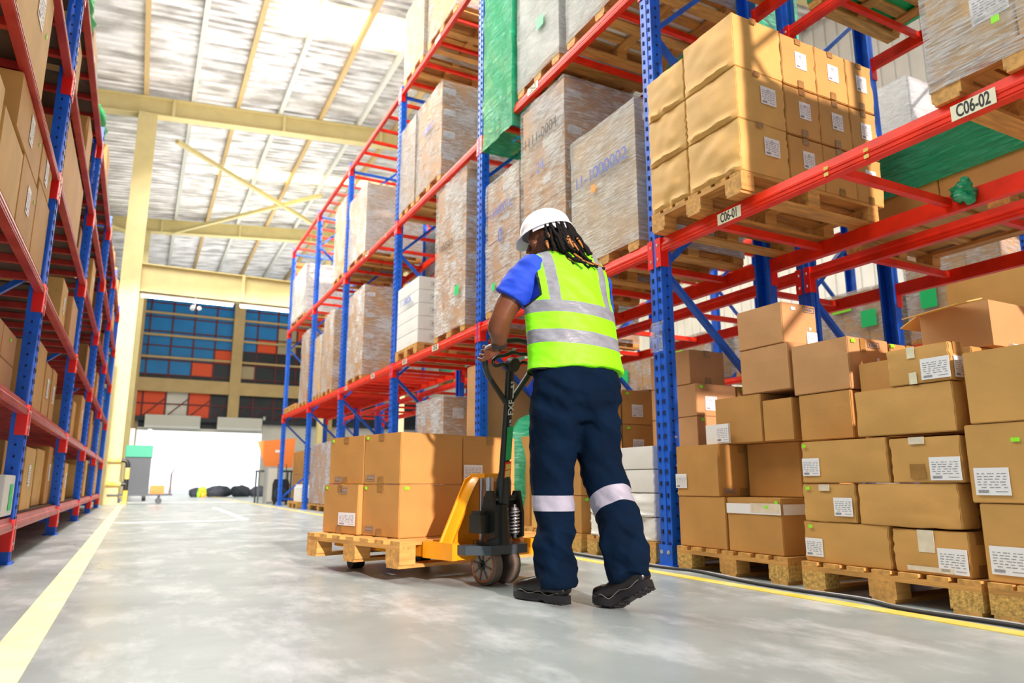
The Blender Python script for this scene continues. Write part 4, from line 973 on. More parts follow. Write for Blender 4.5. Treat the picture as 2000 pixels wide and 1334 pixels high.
# sloping flanges: lofted curved rails
for s_ in (-1, 1):
    path = [(.285, .155), (.265, .20), (.22, .29), (.175, .38), (.135, .46), (.105, .51), (.07, .54), (.03, .552), (0, .555)]
    vs = []; fs = []
    for i, (x, z) in enumerate(path):
        a = path[max(0, i - 1)]; b = path[min(len(path) - 1, i + 1)]; tx, tz = b[0] - a[0], b[1] - a[1]; l = math.hypot(tx, tz); nx_, nz2 = tz / l, -tx / l
        d = .07 - .01 * (i > 5)
        th = .028
        for (o_, y_) in ((0, .18), (0, .18 - d), (-th * .3, .18 - d - .012), (-th, .18 - d), (-th, .18)):
            vs.append((ox + s_ * (x + nx_ * -o_ * -1), y_, z + nz2 * -o_ * -1))
    k5 = 5
    for i in range(len(path) - 1):
        for k in range(k5): fs.append((i * k5 + k, i * k5 + (k + 1) % k5, (i + 1) * k5 + (k + 1) % k5, (i + 1) * k5 + k))
    fs += [tuple(range(k5)), tuple((len(path) - 1) * k5 + k for k in range(k5))]
    m.add(vs, fs)
    # foot: horizontal toe plate
    m.box(min(ox + s_ * .285, ox + s_ * .10), .05, .128, max(ox + s_ * .285, ox + s_ * .10), .18, .16)
    m.box(min(ox + s_ * .287, ox + s_ * .255), .048, .126, max(ox + s_ * .287, ox + s_ * .255), .30, .21)
m.box(ox - .07, .06, .535, ox + .07, .18, .56)
m.build('frame', 'jack', t, smooth='auto')
m = MB()
m.prism([(-.21, .08), (-.19, -.0), (-.10, -.09), (.15, -.09), (.19, -.03), (.21, .08)], 'z', .155, .20); m.build('pivot_plate', 'steel_dark', t)
m = MB(); m.tube([(.0, .04, .19), (.0, .04, .215)], .085, 24); m.build('turntable', 'jack_dark', t, smooth='auto')
m = MB(); m.tube([(.02, .07, .2), (.02, .07, .54)], .024, 16); m.tube([(.0, .11, .2), (.0, .11, .54)], .012, 10); m.build('piston', 'steel', t, smooth='auto')
m = MB(); m.tube([(.0, -.02, .2), (.0, -.02, .40)], [.075, .062], 18); m.box(-.145, -.06, .26, -.04, .03, .35); m.box(-.14, -.05, .35, -.10, .02, .37); m.tube([(-.02, .02, .2), (-.02, .02, .44)], .03, 12)
m.build('pump_body', 'jack_dark', t, smooth='auto')
sp = [(.065 + .0, -.055, .26)]; hx = []
for i in range(100): a = i * 2 * pi / 14; hx.append((.075 + .024 * cos(a), -.075 + .024 * sin(a), .25 + i * .0012))
m = MB(); m.tube(hx, .0045, 6); m.build('spring', 'steel', t, smooth=True)
m = MB(); m.tube([(.075, -.075, .23), (.075, -.075, .40)], .009, 8); m.ell((.075, -.075, .375), (.022, .022, .014), seg=12, rings=6); m.build('spring_rod', 'steel', t, smooth=True)
m = MB()
for x in (-.075, .11): m.prism([(-.10, .24), (-.03, .22), (.03, .30), (.0, .40), (-.03, .47), (-.075, .47), (-.10, .36)], 'x', x - .008, x + .008)
m.tube([(-.08, -.05, .43), (.115, -.05, .43)], .018, 12); m.build('linkage', 'jack_dark', t)
# handle assembly in truck-local coordinates
hb = Vector((.015, -.045, .42)); ht = Vector((-.115, -.25, 1.10)); hd = (ht - hb).normalized()
side = Vector((1, 0, 0)); side = (side - hd * side.dot(hd)).normalized(); nrm = hd.cross(side) * -1
if nrm.y > 0: nrm = -nrm
def H(a, b, c=0): return hb + hd * a + side * b + nrm * c
Lh = (ht - hb).length
m = MB(); m.tube([H(-.02, 0), H(.10, 0), H(.16, 0), H(Lh * .62, 0), H(Lh + .0, 0)], [(.05, .035), (.045, .035), (.03, .022), (.026, .02), (.024, .02)], 12, side=side)
hdl = m.build('pump_handle', 'jack_dark', t, smooth='auto')
def qp(a, b, c=0): return H(Lh + a, b, c)
# outer loop
lp = [qp(-.22, 0), qp(-.17, -.04), qp(-.10, -.10), qp(-.04, -.145), qp(.02, -.165), qp(.07, -.15), qp(.105, -.10), qp(.12, -.04), qp(.12, .04), qp(.105, .10), qp(.07, .15), qp(.02, .165), qp(-.04, .145), qp(-.10, .10), qp(-.17, .04), qp(-.22, 0)]
def smooth_path(P, n=4):
    out = []
    for i in range(len(P) - 1):
        a = P[max(i - 1, 0)]; b = P[i]; c = P[i + 1]; d = P[min(i + 2, len(P) - 1)]
        for k in range(n):
            u = k / n; out.append(.5 * (2 * b + (c - a) * u + (2 * a - 5 * b + 4 * c - d) * u * u + (-a + 3 * b - 3 * c + d) * u ** 3))
    out.append(P[-1]); return out
m = MB(); m.tube(smooth_path([Vector(p) for p in lp]), .0145, 12); m.build('grip_loop', 'jack_dark', hdl, smooth='auto')
lv = [qp(-.03, -.02), qp(.005, -.06), qp(.0, -.105), qp(.02, -.125), qp(.045, -.10), qp(.05, -.05), qp(.062, 0), qp(.05, .05), qp(.045, .10), qp(.02, .125), qp(.0, .105), qp(.005, .06), qp(-.03, .02)]
m = MB(); m.tube(smooth_path([Vector(p) - nrm * -.012 for p in lv]), .0095, 10); m.build('control_lever', 'jack_dark', hdl, smooth='auto')
m = MB(); m.tube([qp(0, 0, .0), qp(0, 0, .034)], .036, 20); m.tube([qp(0, 0, .034), qp(0, 0, .038)], .02, 16); m.build('hub', 'rubber', hdl, smooth='auto')
fr = MB()
def hx_quad(a0, a1, b0, b1, c=.0215):
    return [H(a0, b0, c), H(a0, b1, c), H(a1, b1, c), H(a1, b0, c)]
def hsticker(nm, mt, a0, a1, b0, b1, c=.0215, par=hdl):
    m = MB(); q = hx_quad(a0, a1, b0, b1, c) + hx_quad(a0, a1, b0, b1, c + .0012); m.add(q, [(0, 1, 2, 3), (4, 5, 6, 7), (0, 1, 5, 4), (1, 2, 6, 5), (2, 3, 7, 6), (3, 0, 4, 7)]); return m.build(nm, mt, par)
hsticker('green_sticker', 'green_net', .225, .40, -.014, .024)
hsticker('warning_sticker', 'red', .13, .215, -.018, .024, .024); hsticker('warning_print', 'yellow_paint', .135, .17, -.014, .018, .0255); hsticker('warning_print', 'yellow_paint', .175, .205, -.012, .02, .0255)
hsticker('white_mark', 'ink_white', Lh * .76, Lh * .86, .008, .014, .021)
xf_ = Matrix((( *(hd), 0), (*(-nrm), 0), (*( -side), 0), (0, 0, 0, 1))).transposed()
for a_, tx, sz_ in ((.50, 'FXF', .05), (.62, 'II F', .028), (.42, '::: 80', .018)):
    o = obj('lettering', text_mesh(tx, sz_, 'ink_white', .0005), hdl); o.matrix_basis = Matrix.Translation(H(a_, .004, .022)) @ xf_
# steer wheels
for s_ in (-1, 1):
    x = s_ * .062 + .01
    m = MB(); m.tube([(x - .026, 0, .1), (x - .022, 0, .1), (x + .022, 0, .1), (x + .026, 0, .1)], [.094, .1, .1, .094], 36); w = m.build('steer_wheel', 'wheel', t, smooth='auto')
    m = MB()
    xx = x + s_ * .0265
    n_ = 36; vs = []
    m.tube([(xx - .001, 0, .1), (xx + .001, 0, .1)], .075, 30); rim = m.build('rim', 'wheel_rim', w)
    m = MB(); m.tube([(xx, .082 * cos(i * 2 * pi / 36), .1 + .082 * sin(i * 2 * pi / 36)) for i in range(37)], .005, 6)
    m.build('rim_band', 'wheel_band', w, smooth=True)
    m = MB()
    for k in range(8):
        a = k * pi / 4 + .2; m.bar((xx + s_ * .003, .02 * cos(a), .1 + .02 * sin(a)), (xx + s_ * .003, .072 * cos(a), .1 + .072 * sin(a)), .007, .008, (1, 0, 0))
    m.build('spokes', 'wheel', w)
    m = MB(); m.tube([(xx - .004, 0, .1), (xx + s_ * .012, 0, .1)], [.026, .022], 18); m.build('hub', 'jack_dark', w, smooth='auto')
m = MB(); m.tube([(-.1, 0, .1), (.12, 0, .1)], .012, 10); m.bar((.01, 0, .1), (.01, 0, .2), .03, .05); m.build('axle', 'jack_dark', t)

# ------------------------------------------------------------------ the worker
def remesh(mb, voxel, smooth_it=6, name='tmp'):
    me = mb.mesh(name, 'skin', fix=False)
    bm = bmesh.new(); bm.from_mesh(me); bmesh.ops.recalc_face_normals(bm, faces=bm.faces); bm.to_mesh(me); bm.free()
    o = bpy.data.objects.new('tmp', me); COL.objects.link(o)
    md = o.modifiers.new('r', 'REMESH'); md.mode = 'VOXEL'; md.voxel_size = voxel
    ms = o.modifiers.new('s', 'SMOOTH'); ms.factor = .5; ms.iterations = smooth_it
    bpy.context.view_layer.update()
    out = bpy.data.meshes.new_from_object(o.evaluated_get(bpy.context.evaluated_depsgraph_get())); bpy.data.objects.remove(o)
    out.polygons.foreach_set('use_smooth', [True] * len(out.polygons)); out.name = name; return out
def setmats(me, mats):
    me.materials.clear()
    for m_ in mats: me.materials.append(MT[m_])
def lerp(a, b, u): return a + (b - a) * u
PP = (1.70, 2.74, 0)
man = thing('person', 'worker in white helmet, lime vest and navy trousers pushing the pallet truck, seen from behind', 'person', PP)
off = Vector(PP)
def V3(*a): return Vector(a) - off
# head frame
RH = Matrix.Rotation(R(44), 3, 'Z') @ Matrix.Rotation(R(-15), 3, 'X') @ Matrix.Rotation(R(3), 3, 'Y')
HC = V3(1.70, 2.905, 1.695)
def hp(x, y, z): return HC + RH @ Vector((x, y, z))
body = MB()
body.ell(hp(0, -.012, .025), (.074, .095, .098), RH, 28, 18)
body.ell(hp(0, .028, -.045), (.056, .062, .062), RH, 24, 14)
body.ell(hp(0, .062, -.085), (.026, .022, .02), RH, 14, 8)
body.tube([hp(0, .088, .005), hp(0, .104, -.028), hp(0, .108, -.038)], [.008, .013, .013], 10); body.ell(hp(.012, .096, -.04), (.009, .01, .008), RH, 10, 6); body.ell(hp(-.012, .096, -.04), (.009, .01, .008), RH, 10, 6)
body.ell(hp(0, .086, -.062), (.024, .012, .006), RH, 14, 6); body.ell(hp(0, .084, -.071), (.021, .012, .006), RH, 14, 6)
body.ell(hp(0, .078, .022), (.05, .016, .010), RH, 16, 6)
for sx in (-1, 1):
    body.ell(hp(sx * .078, -.008, -.008), (.009, .02, .031), RH, 14, 10); body.ell(hp(sx * .082, -.012, .003), (.007, .013, .014), RH, 10, 8)
    body.ell(hp(sx * .043, .058, -.02), (.022, .02, .018), RH, 14, 8)
nk = V3(1.745, 2.87, 1.56)
body.tube([hp(0, -.025, -.03), hp(0, -.035, -.09), nk + Vector((0, .01, .03)), nk - Vector((0, 0, .06))], [.055, .053, .06, .075], 20)
# torso core, pelvis and legs under the clothes
body.tube([V3(1.745, 2.86, 1.56), V3(1.76, 2.83, 1.48), V3(1.745, 2.77, 1.25), V3(1.73, 2.72, 1.05), V3(1.73, 2.71, .90)], [(.13, .06), (.17, .09), (.16, .09), (.15, .09), (.14, .09)], 20, side=(1, -.05, 0))
LL = [V3(1.655, 2.72, .92), V3(1.655, 2.76, .72), V3(1.65, 2.80, .52), V3(1.65, 2.78, .32), V3(1.655, 2.76, .10)]
RL = [V3(1.80, 2.70, .92), V3(1.835, 2.72, .74), V3(1.855, 2.71, .57), V3(1.852, 2.60, .36), V3(1.83, 2.475, .15)]
body.tube(LL, [.07, .065, .05, .05, .038], 14); body.tube(RL, [.07, .065, .05, .05, .038], 14)
# left arm: shoulder, elbow, wrist to the loop
SLp = V3(1.575, 2.85, 1.50); EL = V3(1.452, 2.93, 1.275)
def truck_pt(p): 
    v = Vector((p.x * cos(AZ) - p.y * sin(AZ), p.x * sin(AZ) + p.y * cos(AZ), p.z)); return v + Vector((JO[0], JO[1], 0)) - off
gripL = truck_pt(qp(.055, -.157)); gripL_axis = (truck_pt(qp(.09, -.13)) - truck_pt(qp(.02, -.165))).normalized()
gripR = truck_pt(qp(.055, .157)); gripR_axis = (truck_pt(qp(.09, .13)) - truck_pt(qp(.02, .165))).normalized()
SRp = V3(1.965, 2.85, 1.46); ER = V3(2.03, 2.97, 1.22)
def hand(mb, grip, axis, back, wrist, flip):
    """axis: pinky->index along the bar; back: from bar towards the back of the hand"""
    back = (back - axis * back.dot(axis)).normalized(); c = axis.cross(back).normalized() * flip
    Rb = .0145; rf = .0082
    lens = (.8, .95, 1.0, .92)
    kn = []
    for i in range(4):
        o = grip + axis * (.0222 * (i - 1.5)); rr = Rb + rf + .001
        a0 = -22; a1 = a0 + 232 * lens[i]; P_ = []
        for k in range(9):
            a = R(a0 + (a1 - a0) * k / 8); kn_r = rr + (.012 if k == 0 else (.006 if k in (2, 3) else 0))
            P_.append(o + (back * cos(a) + c * sin(a)) * kn_r)
        kn.append(P_[0]); mb.tube(P_, [rf * 1.15, rf * 1.08, rf * 1.04, rf * 1.08, rf, rf * .98, rf * .98, rf * .92, rf * .7], 10)
    kc = (kn[0] + kn[3]) / 2 - back * .006; wv = (wrist - kc)
    mid = kc + wv * .5
    mb.tube([kc + back * .003, lerp(kc, wrist, .4) + back * .004, lerp(kc, wrist, .75), wrist], [(.041, .016), (.041, .018), (.033, .019), (.027, .022)], 14, side=axis)
    for i in range(4):
        wk = wrist + axis * (.010 * (i - 1.5)); mb.tube([kn[i] - back * .002, lerp(kn[i], wk, .45) + back * .003, wk], [.0112, .0125, .013], 10)
    # thumb from the index side of the palm base
    tb = lerp(kc, wrist, .62) + axis * .026 - back * .002
    mb.tube([tb, tb + axis * .018 - c * .012 - back * .01, grip + axis * .044 - c * .022 + back * .004, grip + axis * .040 - c * .016 - back * .012, grip + axis * .030 - c * .006 - back * .024], [.013, .0125, .011, .010, .0075], 10)
wl = gripL + Vector((.022, -.092, .028)); wr = gripR + Vector((.0, -.092, .03))
body.tube(smooth_path([SLp, lerp(SLp, EL, .3), lerp(SLp, EL, .72), EL + Vector((.012, -.004, .004)), lerp(EL, wl, .3) + Vector((-.002, 0, 0)), lerp(EL, wl, .65), wl], 3), [.066, .066, .066, .065, .064, .062, .060, .057, .054, .052, .052, .053, .054, .052, .048, .043, .037, .031, .028], 22)
body.tube([SRp, lerp(SRp, ER, .5), ER], [.056, .050, .042], 18); body.tube([ER, lerp(ER, wr, .3), wr], [.042, .044, .027], 18)
hand(body, gripL, gripL_axis, Vector((-.72, -.62, .35)), wl, -1)
hand(body, gripR, gripR_axis, Vector((.72, -.62, .35)), wr, 1)
bme = remesh(body, .003, 2, 'body'); setmats(bme, ['skin'])
bo = obj('body', bme, man)
for sx in (-1, 1):
    m = MB(); m.ell(hp(sx * .031, .060, 0), (.013, .009, .010), RH, 14, 8); e_ = m.build('eye', 'eye', man, smooth=True)
    m = MB(); m.ell(hp(sx * .031, .0675, 0), (.005, .002, .005), RH, 10, 6); m.build('pupil', 'ink', e_, smooth=True)
def folds(me, amp, freq, seed, ax=(1, 1, 2.2), mask=None):
    so = Vector((seed * 3.1, seed * 1.7, 0)); nrm_ = [v.normal.copy() for v in me.vertices]
    for v, vn in zip(me.vertices, nrm_):
        q = Vector((v.co.x * freq * ax[0], v.co.y * freq * ax[1], v.co.z * freq * ax[2] + v.co.x * freq * .9)) + so
        n1 = 1 - abs(noise.noise(q)) * 2.2; n2 = noise.noise(q * 2.3)
        k = amp * (mask(v.co) if mask else 1); v.co += vn * k * (.75 * n1 + .35 * n2 - .3)
    b_ = bmesh.new(); b_.from_mesh(me); bmesh.ops.smooth_vert(b_, verts=b_.verts, factor=.5, use_axis_x=True, use_axis_y=True, use_axis_z=True); b_.to_mesh(me); b_.free(); me.update()
# trousers
tr = MB()
tr.tube([V3(1.735, 2.72, 1.09), V3(1.73, 2.715, 1.04), V3(1.73, 2.705, .95), V3(1.735, 2.70, .86), V3(1.74, 2.71, .78)], [(.185, .125), (.20, .135), (.215, .145), (.205, .135), (.13, .10)], 32, side=(1, -.05, 0))
TL = [V3(1.64, 2.71, .92), V3(1.638, 2.73, .80), V3(1.642, 2.765, .65), V3(1.645, 2.79, .52), V3(1.648, 2.785, .42), V3(1.65, 2.775, .30), V3(1.648, 2.765, .19), V3(1.645, 2.755, .115), V3(1.645, 2.745, .065)]
tr.tube(TL, [(.112, .115), (.115, .12), (.103, .105), (.092, .095), (.088, .09), (.087, .09), (.09, .095), (.082, .088), (.078, .088)], 28, side=(1, -.2, 0))
TRr = [V3(1.815, 2.70, .92), V3(1.832, 2.712, .80), V3(1.85, 2.72, .66), V3(1.862, 2.715, .57), V3(1.866, 2.66, .47), V3(1.858, 2.60, .37), V3(1.850, 2.55, .28), V3(1.838, 2.51, .19), V3(1.828, 2.48, .12)]
tr.tube(TRr, [(.112, .115), (.115, .118), (.103, .105), (.098, .10), (.094, .098), (.094, .098), (.096, .10), (.085, .09), (.078, .088)], 28, side=(1, .1, 0))
tm = remesh(tr, .0075, 4, 'trousers'); setmats(tm, ['navy', 'reflect_leg'])
def tmask(c): 
    z = c.z; return .9 + 1.0 * max(0, 1 - abs(z - .22) / .18) + .5 * max(0, 1 - abs(z - .85) / .15) - (.8 if z > .98 else 0)
folds(tm, .016, 5.5, 2, (1, 1, 1.9), tmask); folds(tm, .004, 13, 9, (1, 1, 1.5), tmask)
bm = bmesh.new(); bm.from_mesh(tm)
axR = (TRr[5] - TRr[4]).normalized(); cR = TRr[4] + axR * .02
pl = [(V3(1.65, 2.78, .455), Vector((0, .0, 1))), (V3(1.65, 2.78, .388), Vector((0, 0, 1))), (cR, axR), (cR + axR * .075, axR)]
for co_, no in pl: bmesh.ops.bisect_plane(bm, geom=bm.verts[:] + bm.edges[:] + bm.faces[:], plane_co=co_, plane_no=no)
for f_ in bm.faces:
    c = f_.calc_center_median(); f_.material_index = 0; left = c.x + off.x < 1.747
    if left and .388 < c.z < .455: f_.material_index = 1
    if not left and 0 < (c - cR).dot(axR) < .075 and c.z < .65: f_.material_index = 1
bm.to_mesh(tm); bm.free(); obj('trousers', tm, man)
# shirt with short sleeves
sh = MB()
sh.tube([V3(1.75, 2.875, 1.585), V3(1.765, 2.86, 1.54), V3(1.765, 2.84, 1.48), V3(1.755, 2.80, 1.36), V3(1.74, 2.76, 1.22), V3(1.735, 2.73, 1.10), V3(1.73, 2.72, 1.0)], [(.09, .06), (.16, .085), (.195, .11), (.19, .125), (.185, .125), (.185, .125), (.19, .13)], 30, side=(1, -.08, 0))
sh.ell(V3(1.585, 2.85, 1.50), (.085, .085, .078), None, 20, 12); sh.ell(V3(1.945, 2.865, 1.47), (.095, .09, .08), None, 20, 12)
e1 = lerp(SLp, EL, .62); sh.tube([SLp + Vector((.04, 0, .02)), lerp(SLp, EL, .25), e1], [.085, .086, .088], 24)
e2 = lerp(SRp, ER, .55); sh.tube([SRp + Vector((-.04, 0, .02)), lerp(SRp, ER, .25), e2], [.072, .078, .082], 24)
sm_ = remesh(sh, .007, 4, 'shirt'); folds(sm_, .006, 10, 5); setmats(sm_, ['shirt']); shirt = obj('shirt', sm_, man)
m = MB(); m.tube([V3(1.71, 2.61, 1.03), V3(1.60, 2.64, 1.0), V3(1.545, 2.70, .955), V3(1.515, 2.76, .91)], [(.03, .006), (.045, .006), (.04, .006), (.02, .004)], 12, side=(0, .1, 1)); 
m.build('shirt_tail', 'shirt', shirt, smooth=True)
# vest
vt = MB(); VS = (1, -.08, 0)
vt.tube([V3(1.755, 2.872, 1.615), V3(1.76, 2.865, 1.585), V3(1.765, 2.85, 1.53), V3(1.765, 2.83, 1.45), V3(1.755, 2.80, 1.35), V3(1.745, 2.765, 1.24), V3(1.738, 2.735, 1.13), V3(1.735, 2.72, 1.05), V3(1.735, 2.71, .985)],
        [(.13, .072), (.185, .10), (.222, .124), (.228, .138), (.225, .145), (.222, .148), (.222, .150), (.228, .155), (.236, .162)], 40, side=VS)
vm = remesh(vt, .0075, 4, 'vest'); setmats(vm, ['hivis', 'reflect', 'jack_dark']); folds(vm, .0085, 5, 8, (1, 1, 1.2)); folds(vm, .003, 14, 4)
bm = bmesh.new(); bm.from_mesh(vm)
def cut(co_, no): bmesh.ops.bisect_plane(bm, geom=bm.verts[:] + bm.edges[:] + bm.faces[:], plane_co=co_, plane_no=no)
sv = Vector(VS).normalized()
def sxv(c): return (c - V3(1.762, 2.84, 0)).dot(sv)
tilt = Vector((.07, 0, 1)).normalized()
lvl = lambda z: V3(1.735, 2.72, z)
bands = [(1.255, 1.315), (1.105, 1.17)]
for a_, b_ in bands: cut(lvl(a_), tilt); cut(lvl(b_), tilt)
cut(lvl(.988), tilt); cut(lvl(.98), tilt)
o0 = V3(1.762, 2.84, 0)
for d_ in (-.194, -.186, .186, .194, -.16, -.112, .112, .16): cut(o0 + sv * d_, sv)
zA_ = 1.30; cut(V3(0, 0, zA_), Vector((0, 0, 1))); cut(V3(0, 0, zA_ - .008), Vector((0, 0, 1)))
for sg in (-1, 1):
    for q_ in (.0, -.011): cut(o0 + sv * (sg * .194) + Vector((0, 0, zA_ + .055 + q_)) - Vector((0, 0, o0.z)), (sv * sg + Vector((0, 0, 1))).normalized())
dele = []
def cc(c): return (abs(sxv(c)) - .194) + (c.z - zA_)
for f_ in bm.faces:
    c = f_.calc_center_median(); s_ = sxv(c); zt = (c - lvl(0)).dot(tilt); f_.material_index = 0
    for a_, b_ in bands:
        if (c - lvl(a_)).dot(tilt) > 0 and (c - lvl(b_)).dot(tilt) < 0: f_.material_index = 1
    if (c - lvl(1.315)).dot(tilt) > 0 and .112 < abs(s_) < .16: f_.material_index = 1
    if (c - lvl(.988)).dot(tilt) < 0: f_.material_index = 2
    if c.z > zA_ - .008 and .186 < abs(s_) and cc(c) > .044: f_.material_index = 2
    if c.z > zA_ and abs(s_) > .194 and cc(c) > .055: dele.append(f_)
    if (c - lvl(.98)).dot(tilt) < 0: dele.append(f_)
bmesh.ops.delete(bm, geom=list(set(dele)), context='FACES'); bm.to_mesh(vm); bm.free()
obj('vest', vm, man)
# wrist watch
m = MB(); w0 = lerp(EL, wl, .86); w1 = lerp(EL, wl, .97); m.tube([w0, w1], [.040, .037], 20); m.build('wrist_band', 'rubber', man, smooth='auto')
# dreadlocks
hr = MB(); rn = random.Random(5)
for i in range(112):
    a = R(-150 + 300 * (i % 16) / 15 * .78 + 33); 
    lv_ = (i // 16) * .7
    a = R(lerp(-118, 118, (i % 16) / 15) + rn.uniform(-5, 5))
    st = hp(.080 * sin(a) * 1.0, -.02 - .096 * cos(a), .035 - .028 * lv_)
    outd = (st - hp(0, -.02, 0)).normalized()
    ln = rn.uniform(.13, .21) * (1 if abs(math.degrees(a)) < 80 else .55)
    if abs(math.degrees(a)) > 92 and lv_ < 9: 
        if sin(a) < 0: continue
    P_ = [st - outd * .01, st + outd * .012]
    d = outd * .35 + Vector((.10, -.12, -.9)); d.normalize(); q = P_[-1].copy()
    for k in range(5):
        d = (d + Vector((.05 + rn.uniform(-.14, .14), -.05 + rn.uniform(-.14, .14), -.16))).normalized()
        if q.z + off.z < 1.60: d = (d + Vector((.30, -.22, .10))).normalized()
        q = q + d * ln / 5; P_.append(q.copy())
    r_ = rn.uniform(.006, .0095)
    tip = rn.random() < .34
    P_ = smooth_path(P_, 2); nn = len(P_); cutp = nn - (4 if tip else 0)
    hr.tube(P_[:cutp + (1 if tip else 0)], [r_ * (1 + .25 * sin(k * 2.1)) for k in range(len(P_[:cutp + (1 if tip else 0)]))], 8)
    if tip: hr.tube(P_[cutp - 1:], [r_ * .9, r_ * .9, r_ * .8, r_ * .6, r_ * .4][:len(P_[cutp - 1:])], 8, mi=1)
hr.ell(hp(0, -.045, .01), (.080, .078, .085), RH, 24, 14); hr.tube([hp(0, -.05, .0), hp(.0, -.085, -.06), hp(0, -.10, -.11), hp(.01, -.115, -.15)], [(.075, .065), (.070, .045), (.055, .03), (.03, .012)], 20, side=RH @ Vector((1, 0, 0)))
hr.build('dreadlocks', ['hair', 'hair_tip'], man, smooth=True)
m = MB(); m.tube([hp(.04 * k, .072 - .012 * abs(k), -.085 - .006 * (1 - abs(k))) for k in (-1, -.5, 0, .5, 1)], [.008, .011, .013, .011, .008], 8); m.build('beard', 'hair', man, smooth=True)
# helmet
hm = MB(); vs = []; fs = []; NR, NS = 14, 48
def hel(u, a):
    rx, ry, rz_ = .109, .130, .112
    th = u * pi / 2
    x = rx * sin(th) * sin(a); y = ry * sin(th) * cos(a); z = rz_ * cos(th)
    ridge = .004 * math.exp(-((x) / .014) ** 2) * (1 if u < .85 else 0)
    return Vector((x, y - .005, z + ridge + .045))
for i in range(NR + 1):
    for k in range(NS): vs.append(hp(*hel(i / NR, 2 * pi * k / NS)))
for i in range(NR):
    for k in range(NS): fs.append((i * NS + k, i * NS + (k + 1) % NS, (i + 1) * NS + (k + 1) % NS, (i + 1) * NS + k))
b0 = len(vs)
for k in range(NS):
    a = 2 * pi * k / NS; fr_ = max(0, cos(a)) ** 3; base = hel(1, a)
    out = Vector((sin(a), cos(a), 0)); vs.append(hp(*(base + out * (.008 + .034 * fr_) + Vector((0, 0, -.012 - .022 * fr_)))))
for k in range(NS): fs.append((NR * NS + k, NR * NS + (k + 1) % NS, b0 + (k + 1) % NS, b0 + k))
for k in range(NS):
    a = 2 * pi * k / NS; fr_ = max(0, cos(a)) ** 3; base = hel(1, a); out = Vector((sin(a), cos(a), 0)); vs.append(hp(*(base + out * (.006 + .032 * fr_) + Vector((0, 0, -.018 - .022 * fr_)))))
for k in range(NS): fs.append((b0 + k, b0 + (k + 1) % NS, b0 + NS + (k + 1) % NS, b0 + NS + k))
b1 = len(vs)
for k in range(NS):
    a = 2 * pi * k / NS; base = hel(1, a); vs.append(hp(base.x * .95, base.y * .95, base.z - .006))
for k in range(NS): fs.append((b0 + NS + k, b0 + NS + (k + 1) % NS, b1 + (k + 1) % NS, b1 + k))
hm.add(vs, fs); helmet = hm.build('safety_helmet', 'helmet', man, smooth='auto')
m = MB(); seg = []
vs = []; fs = []
nb_ = 40
for k in range(nb_ + 1):
    a = R(lerp(70, 290, k / nb_)); low = .030 + .018 * (1 if 25 > abs(math.degrees(a) - 180) - 35 else 0)
    for rr, zz_ in ((1, .046), (1, .046 - low), (.97, .046 - low), (.97, .046)):
        vs.append(hp(.104 * rr * sin(a), -.004 + .124 * rr * cos(a), zz_))
for k in range(nb_):
    for j in range(4): fs.append((k * 4 + j, k * 4 + (j + 1) % 4, (k + 1) * 4 + (j + 1) % 4, (k + 1) * 4 + j))
m.add(vs, fs); m.build('headband', 'helmet', helmet, smooth='auto')
m = MB()
for k in range(15):
    a = R(lerp(135, 225, k / 14)); m.ell(hp(.1055 * sin(a), -.004 + .1255 * cos(a), .020), (.0022, .0022, .0022), None, 6, 4)
m.build('holes', 'ink', helmet)
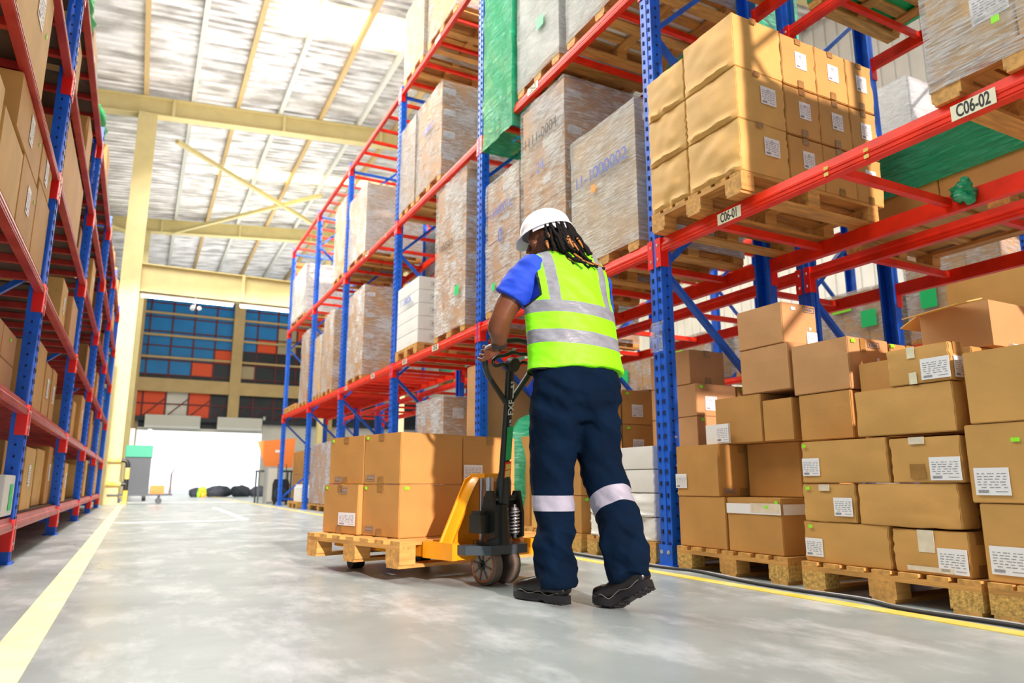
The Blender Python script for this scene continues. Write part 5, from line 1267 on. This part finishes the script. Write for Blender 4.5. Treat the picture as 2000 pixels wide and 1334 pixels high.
# boots
def boot(name, heel, fwd, up, bend=0):
    fwd = fwd.normalized(); up = (up - fwd * up.dot(fwd)).normalized(); rt_ = fwd.cross(up)
    flat = Vector((fwd.x, fwd.y, 0)).normalized()
    def bp(x, y, z):
        if bend and y > .19:
            b_ = heel + fwd * .19; return b_ + rt_ * x + flat * (y - .19) + (up * max(0, 1 - (y - .19) / .05) + Vector((0, 0, 1)) * min(1, (y - .19) / .05)).normalized() * z
        return heel + rt_ * x + fwd * y + up * z
    prof_ = [(0, .03, .02, .07), (.02, .036, .0, .115), (.06, .038, 0, .12), (.10, .037, 0, .105), (.15, .040, 0, .09), (.20, .047, 0, .076), (.25, .048, 0, .064), (.285, .040, .0, .052), (.305, .018, .006, .034)]
    rings = 16; vs = []; fs = []
    for y, hw, z0, z1 in prof_:
        for k in range(rings):
            a = 2 * pi * k / rings; cx_ = cos(a); cz_ = sin(a)
            x = hw * (abs(cx_) ** .75) * (1 if cx_ > 0 else -1); zc = (z0 + z1) / 2 + .018; hz_ = (z1 - z0) / 2
            vs.append(bp(x, y, zc + hz_ * (abs(cz_) ** .85) * (1 if cz_ > 0 else -1)))
    for i in range(len(prof_) - 1):
        for k in range(rings): fs.append((i * rings + k, i * rings + (k + 1) % rings, (i + 1) * rings + (k + 1) % rings, (i + 1) * rings + k))
    fs += [tuple(range(rings)), tuple((len(prof_) - 1) * rings + k for k in range(rings))]
    m = MB(); m.add(vs, fs); m.tube([bp(0, .055, .09), bp(0, .045, .16)], [(.043, .05), (.042, .05)], 20, side=rt_); b = m.build('boot', 'boot', man, smooth=True)
    m = MB(); nS = 22; bot = []; top = []; ol = []
    for k in range(nS):
        u = k / (nS - 1); y = u * .31 - .005
        w = .041 * math.sin(pi * min(1, max(.0, (u * .93 + .035)))) ** .38 + .010 * math.exp(-((u - .78) / .16) ** 2) - .006 * math.exp(-((u - .45) / .12) ** 2)
        ol.append((y, w))
    pts_ = [(w, y) for y, w in ol] + [(-w, y) for y, w in reversed(ol)]
    n_ = len(pts_)
    vs = [bp(x, y, 0 if y < .11 or y > .14 else .008) for x, y in pts_] + [bp(x * 1.02, y * 1.0, .032) for x, y in pts_]
    fs = [tuple(range(n_)), tuple(range(2 * n_ - 1, n_ - 1, -1))] + [(i, (i + 1) % n_, (i + 1) % n_ + n_, i + n_) for i in range(n_)]
    m.add(vs, fs); so_ = m.build('sole', 'boot_sole', b, smooth='auto')
    m = MB()
    for k in range(12):
        y = .012 + k * .024
        if .10 < y < .15: continue
        for sx in (-.026, -.009, .009, .026): m.add([bp(sx + a_, y + b_, c_) for a_, b_, c_ in ((-.006, -.008, -.005), (.006, -.008, -.005), (.006, .008, -.005), (-.006, .008, -.005), (-.006, -.008, .002), (.006, -.008, .002), (.006, .008, .002), (-.006, .008, .002))], [(0, 3, 2, 1), (4, 5, 6, 7), (0, 1, 5, 4), (1, 2, 6, 5), (2, 3, 7, 6), (3, 0, 4, 7)])
    m.build('tread', 'rubber', so_)
    m = MB()
    for sx in (-1, 1): m.tube([bp(sx * (w + .0015), y, .036 + .006 * sin(y * 60)) for y, w in ol[2:-2]], .0016, 6)
    m.build('seam', 'seam', b)
    m = MB()
    for k in range(4):
        y = .105 + k * .022; z = .130 - k * .012; m.tube([bp(-.02, y, z - .004), bp(0, y + .006, z + .004), bp(.02, y, z - .004)], .003, 6)
    m.build('lace', 'rubber', b)
boot('boot', V3(1.672, 2.715, .006), Vector((-.30, .95, 0)), Vector((0, 0, 1)))
boot('boot', V3(1.862, 2.385, .100), Vector((-.28, .83, -.48)), Vector((0, .5, 1)), 1)
print('OBJECTS', len(bpy.data.objects))
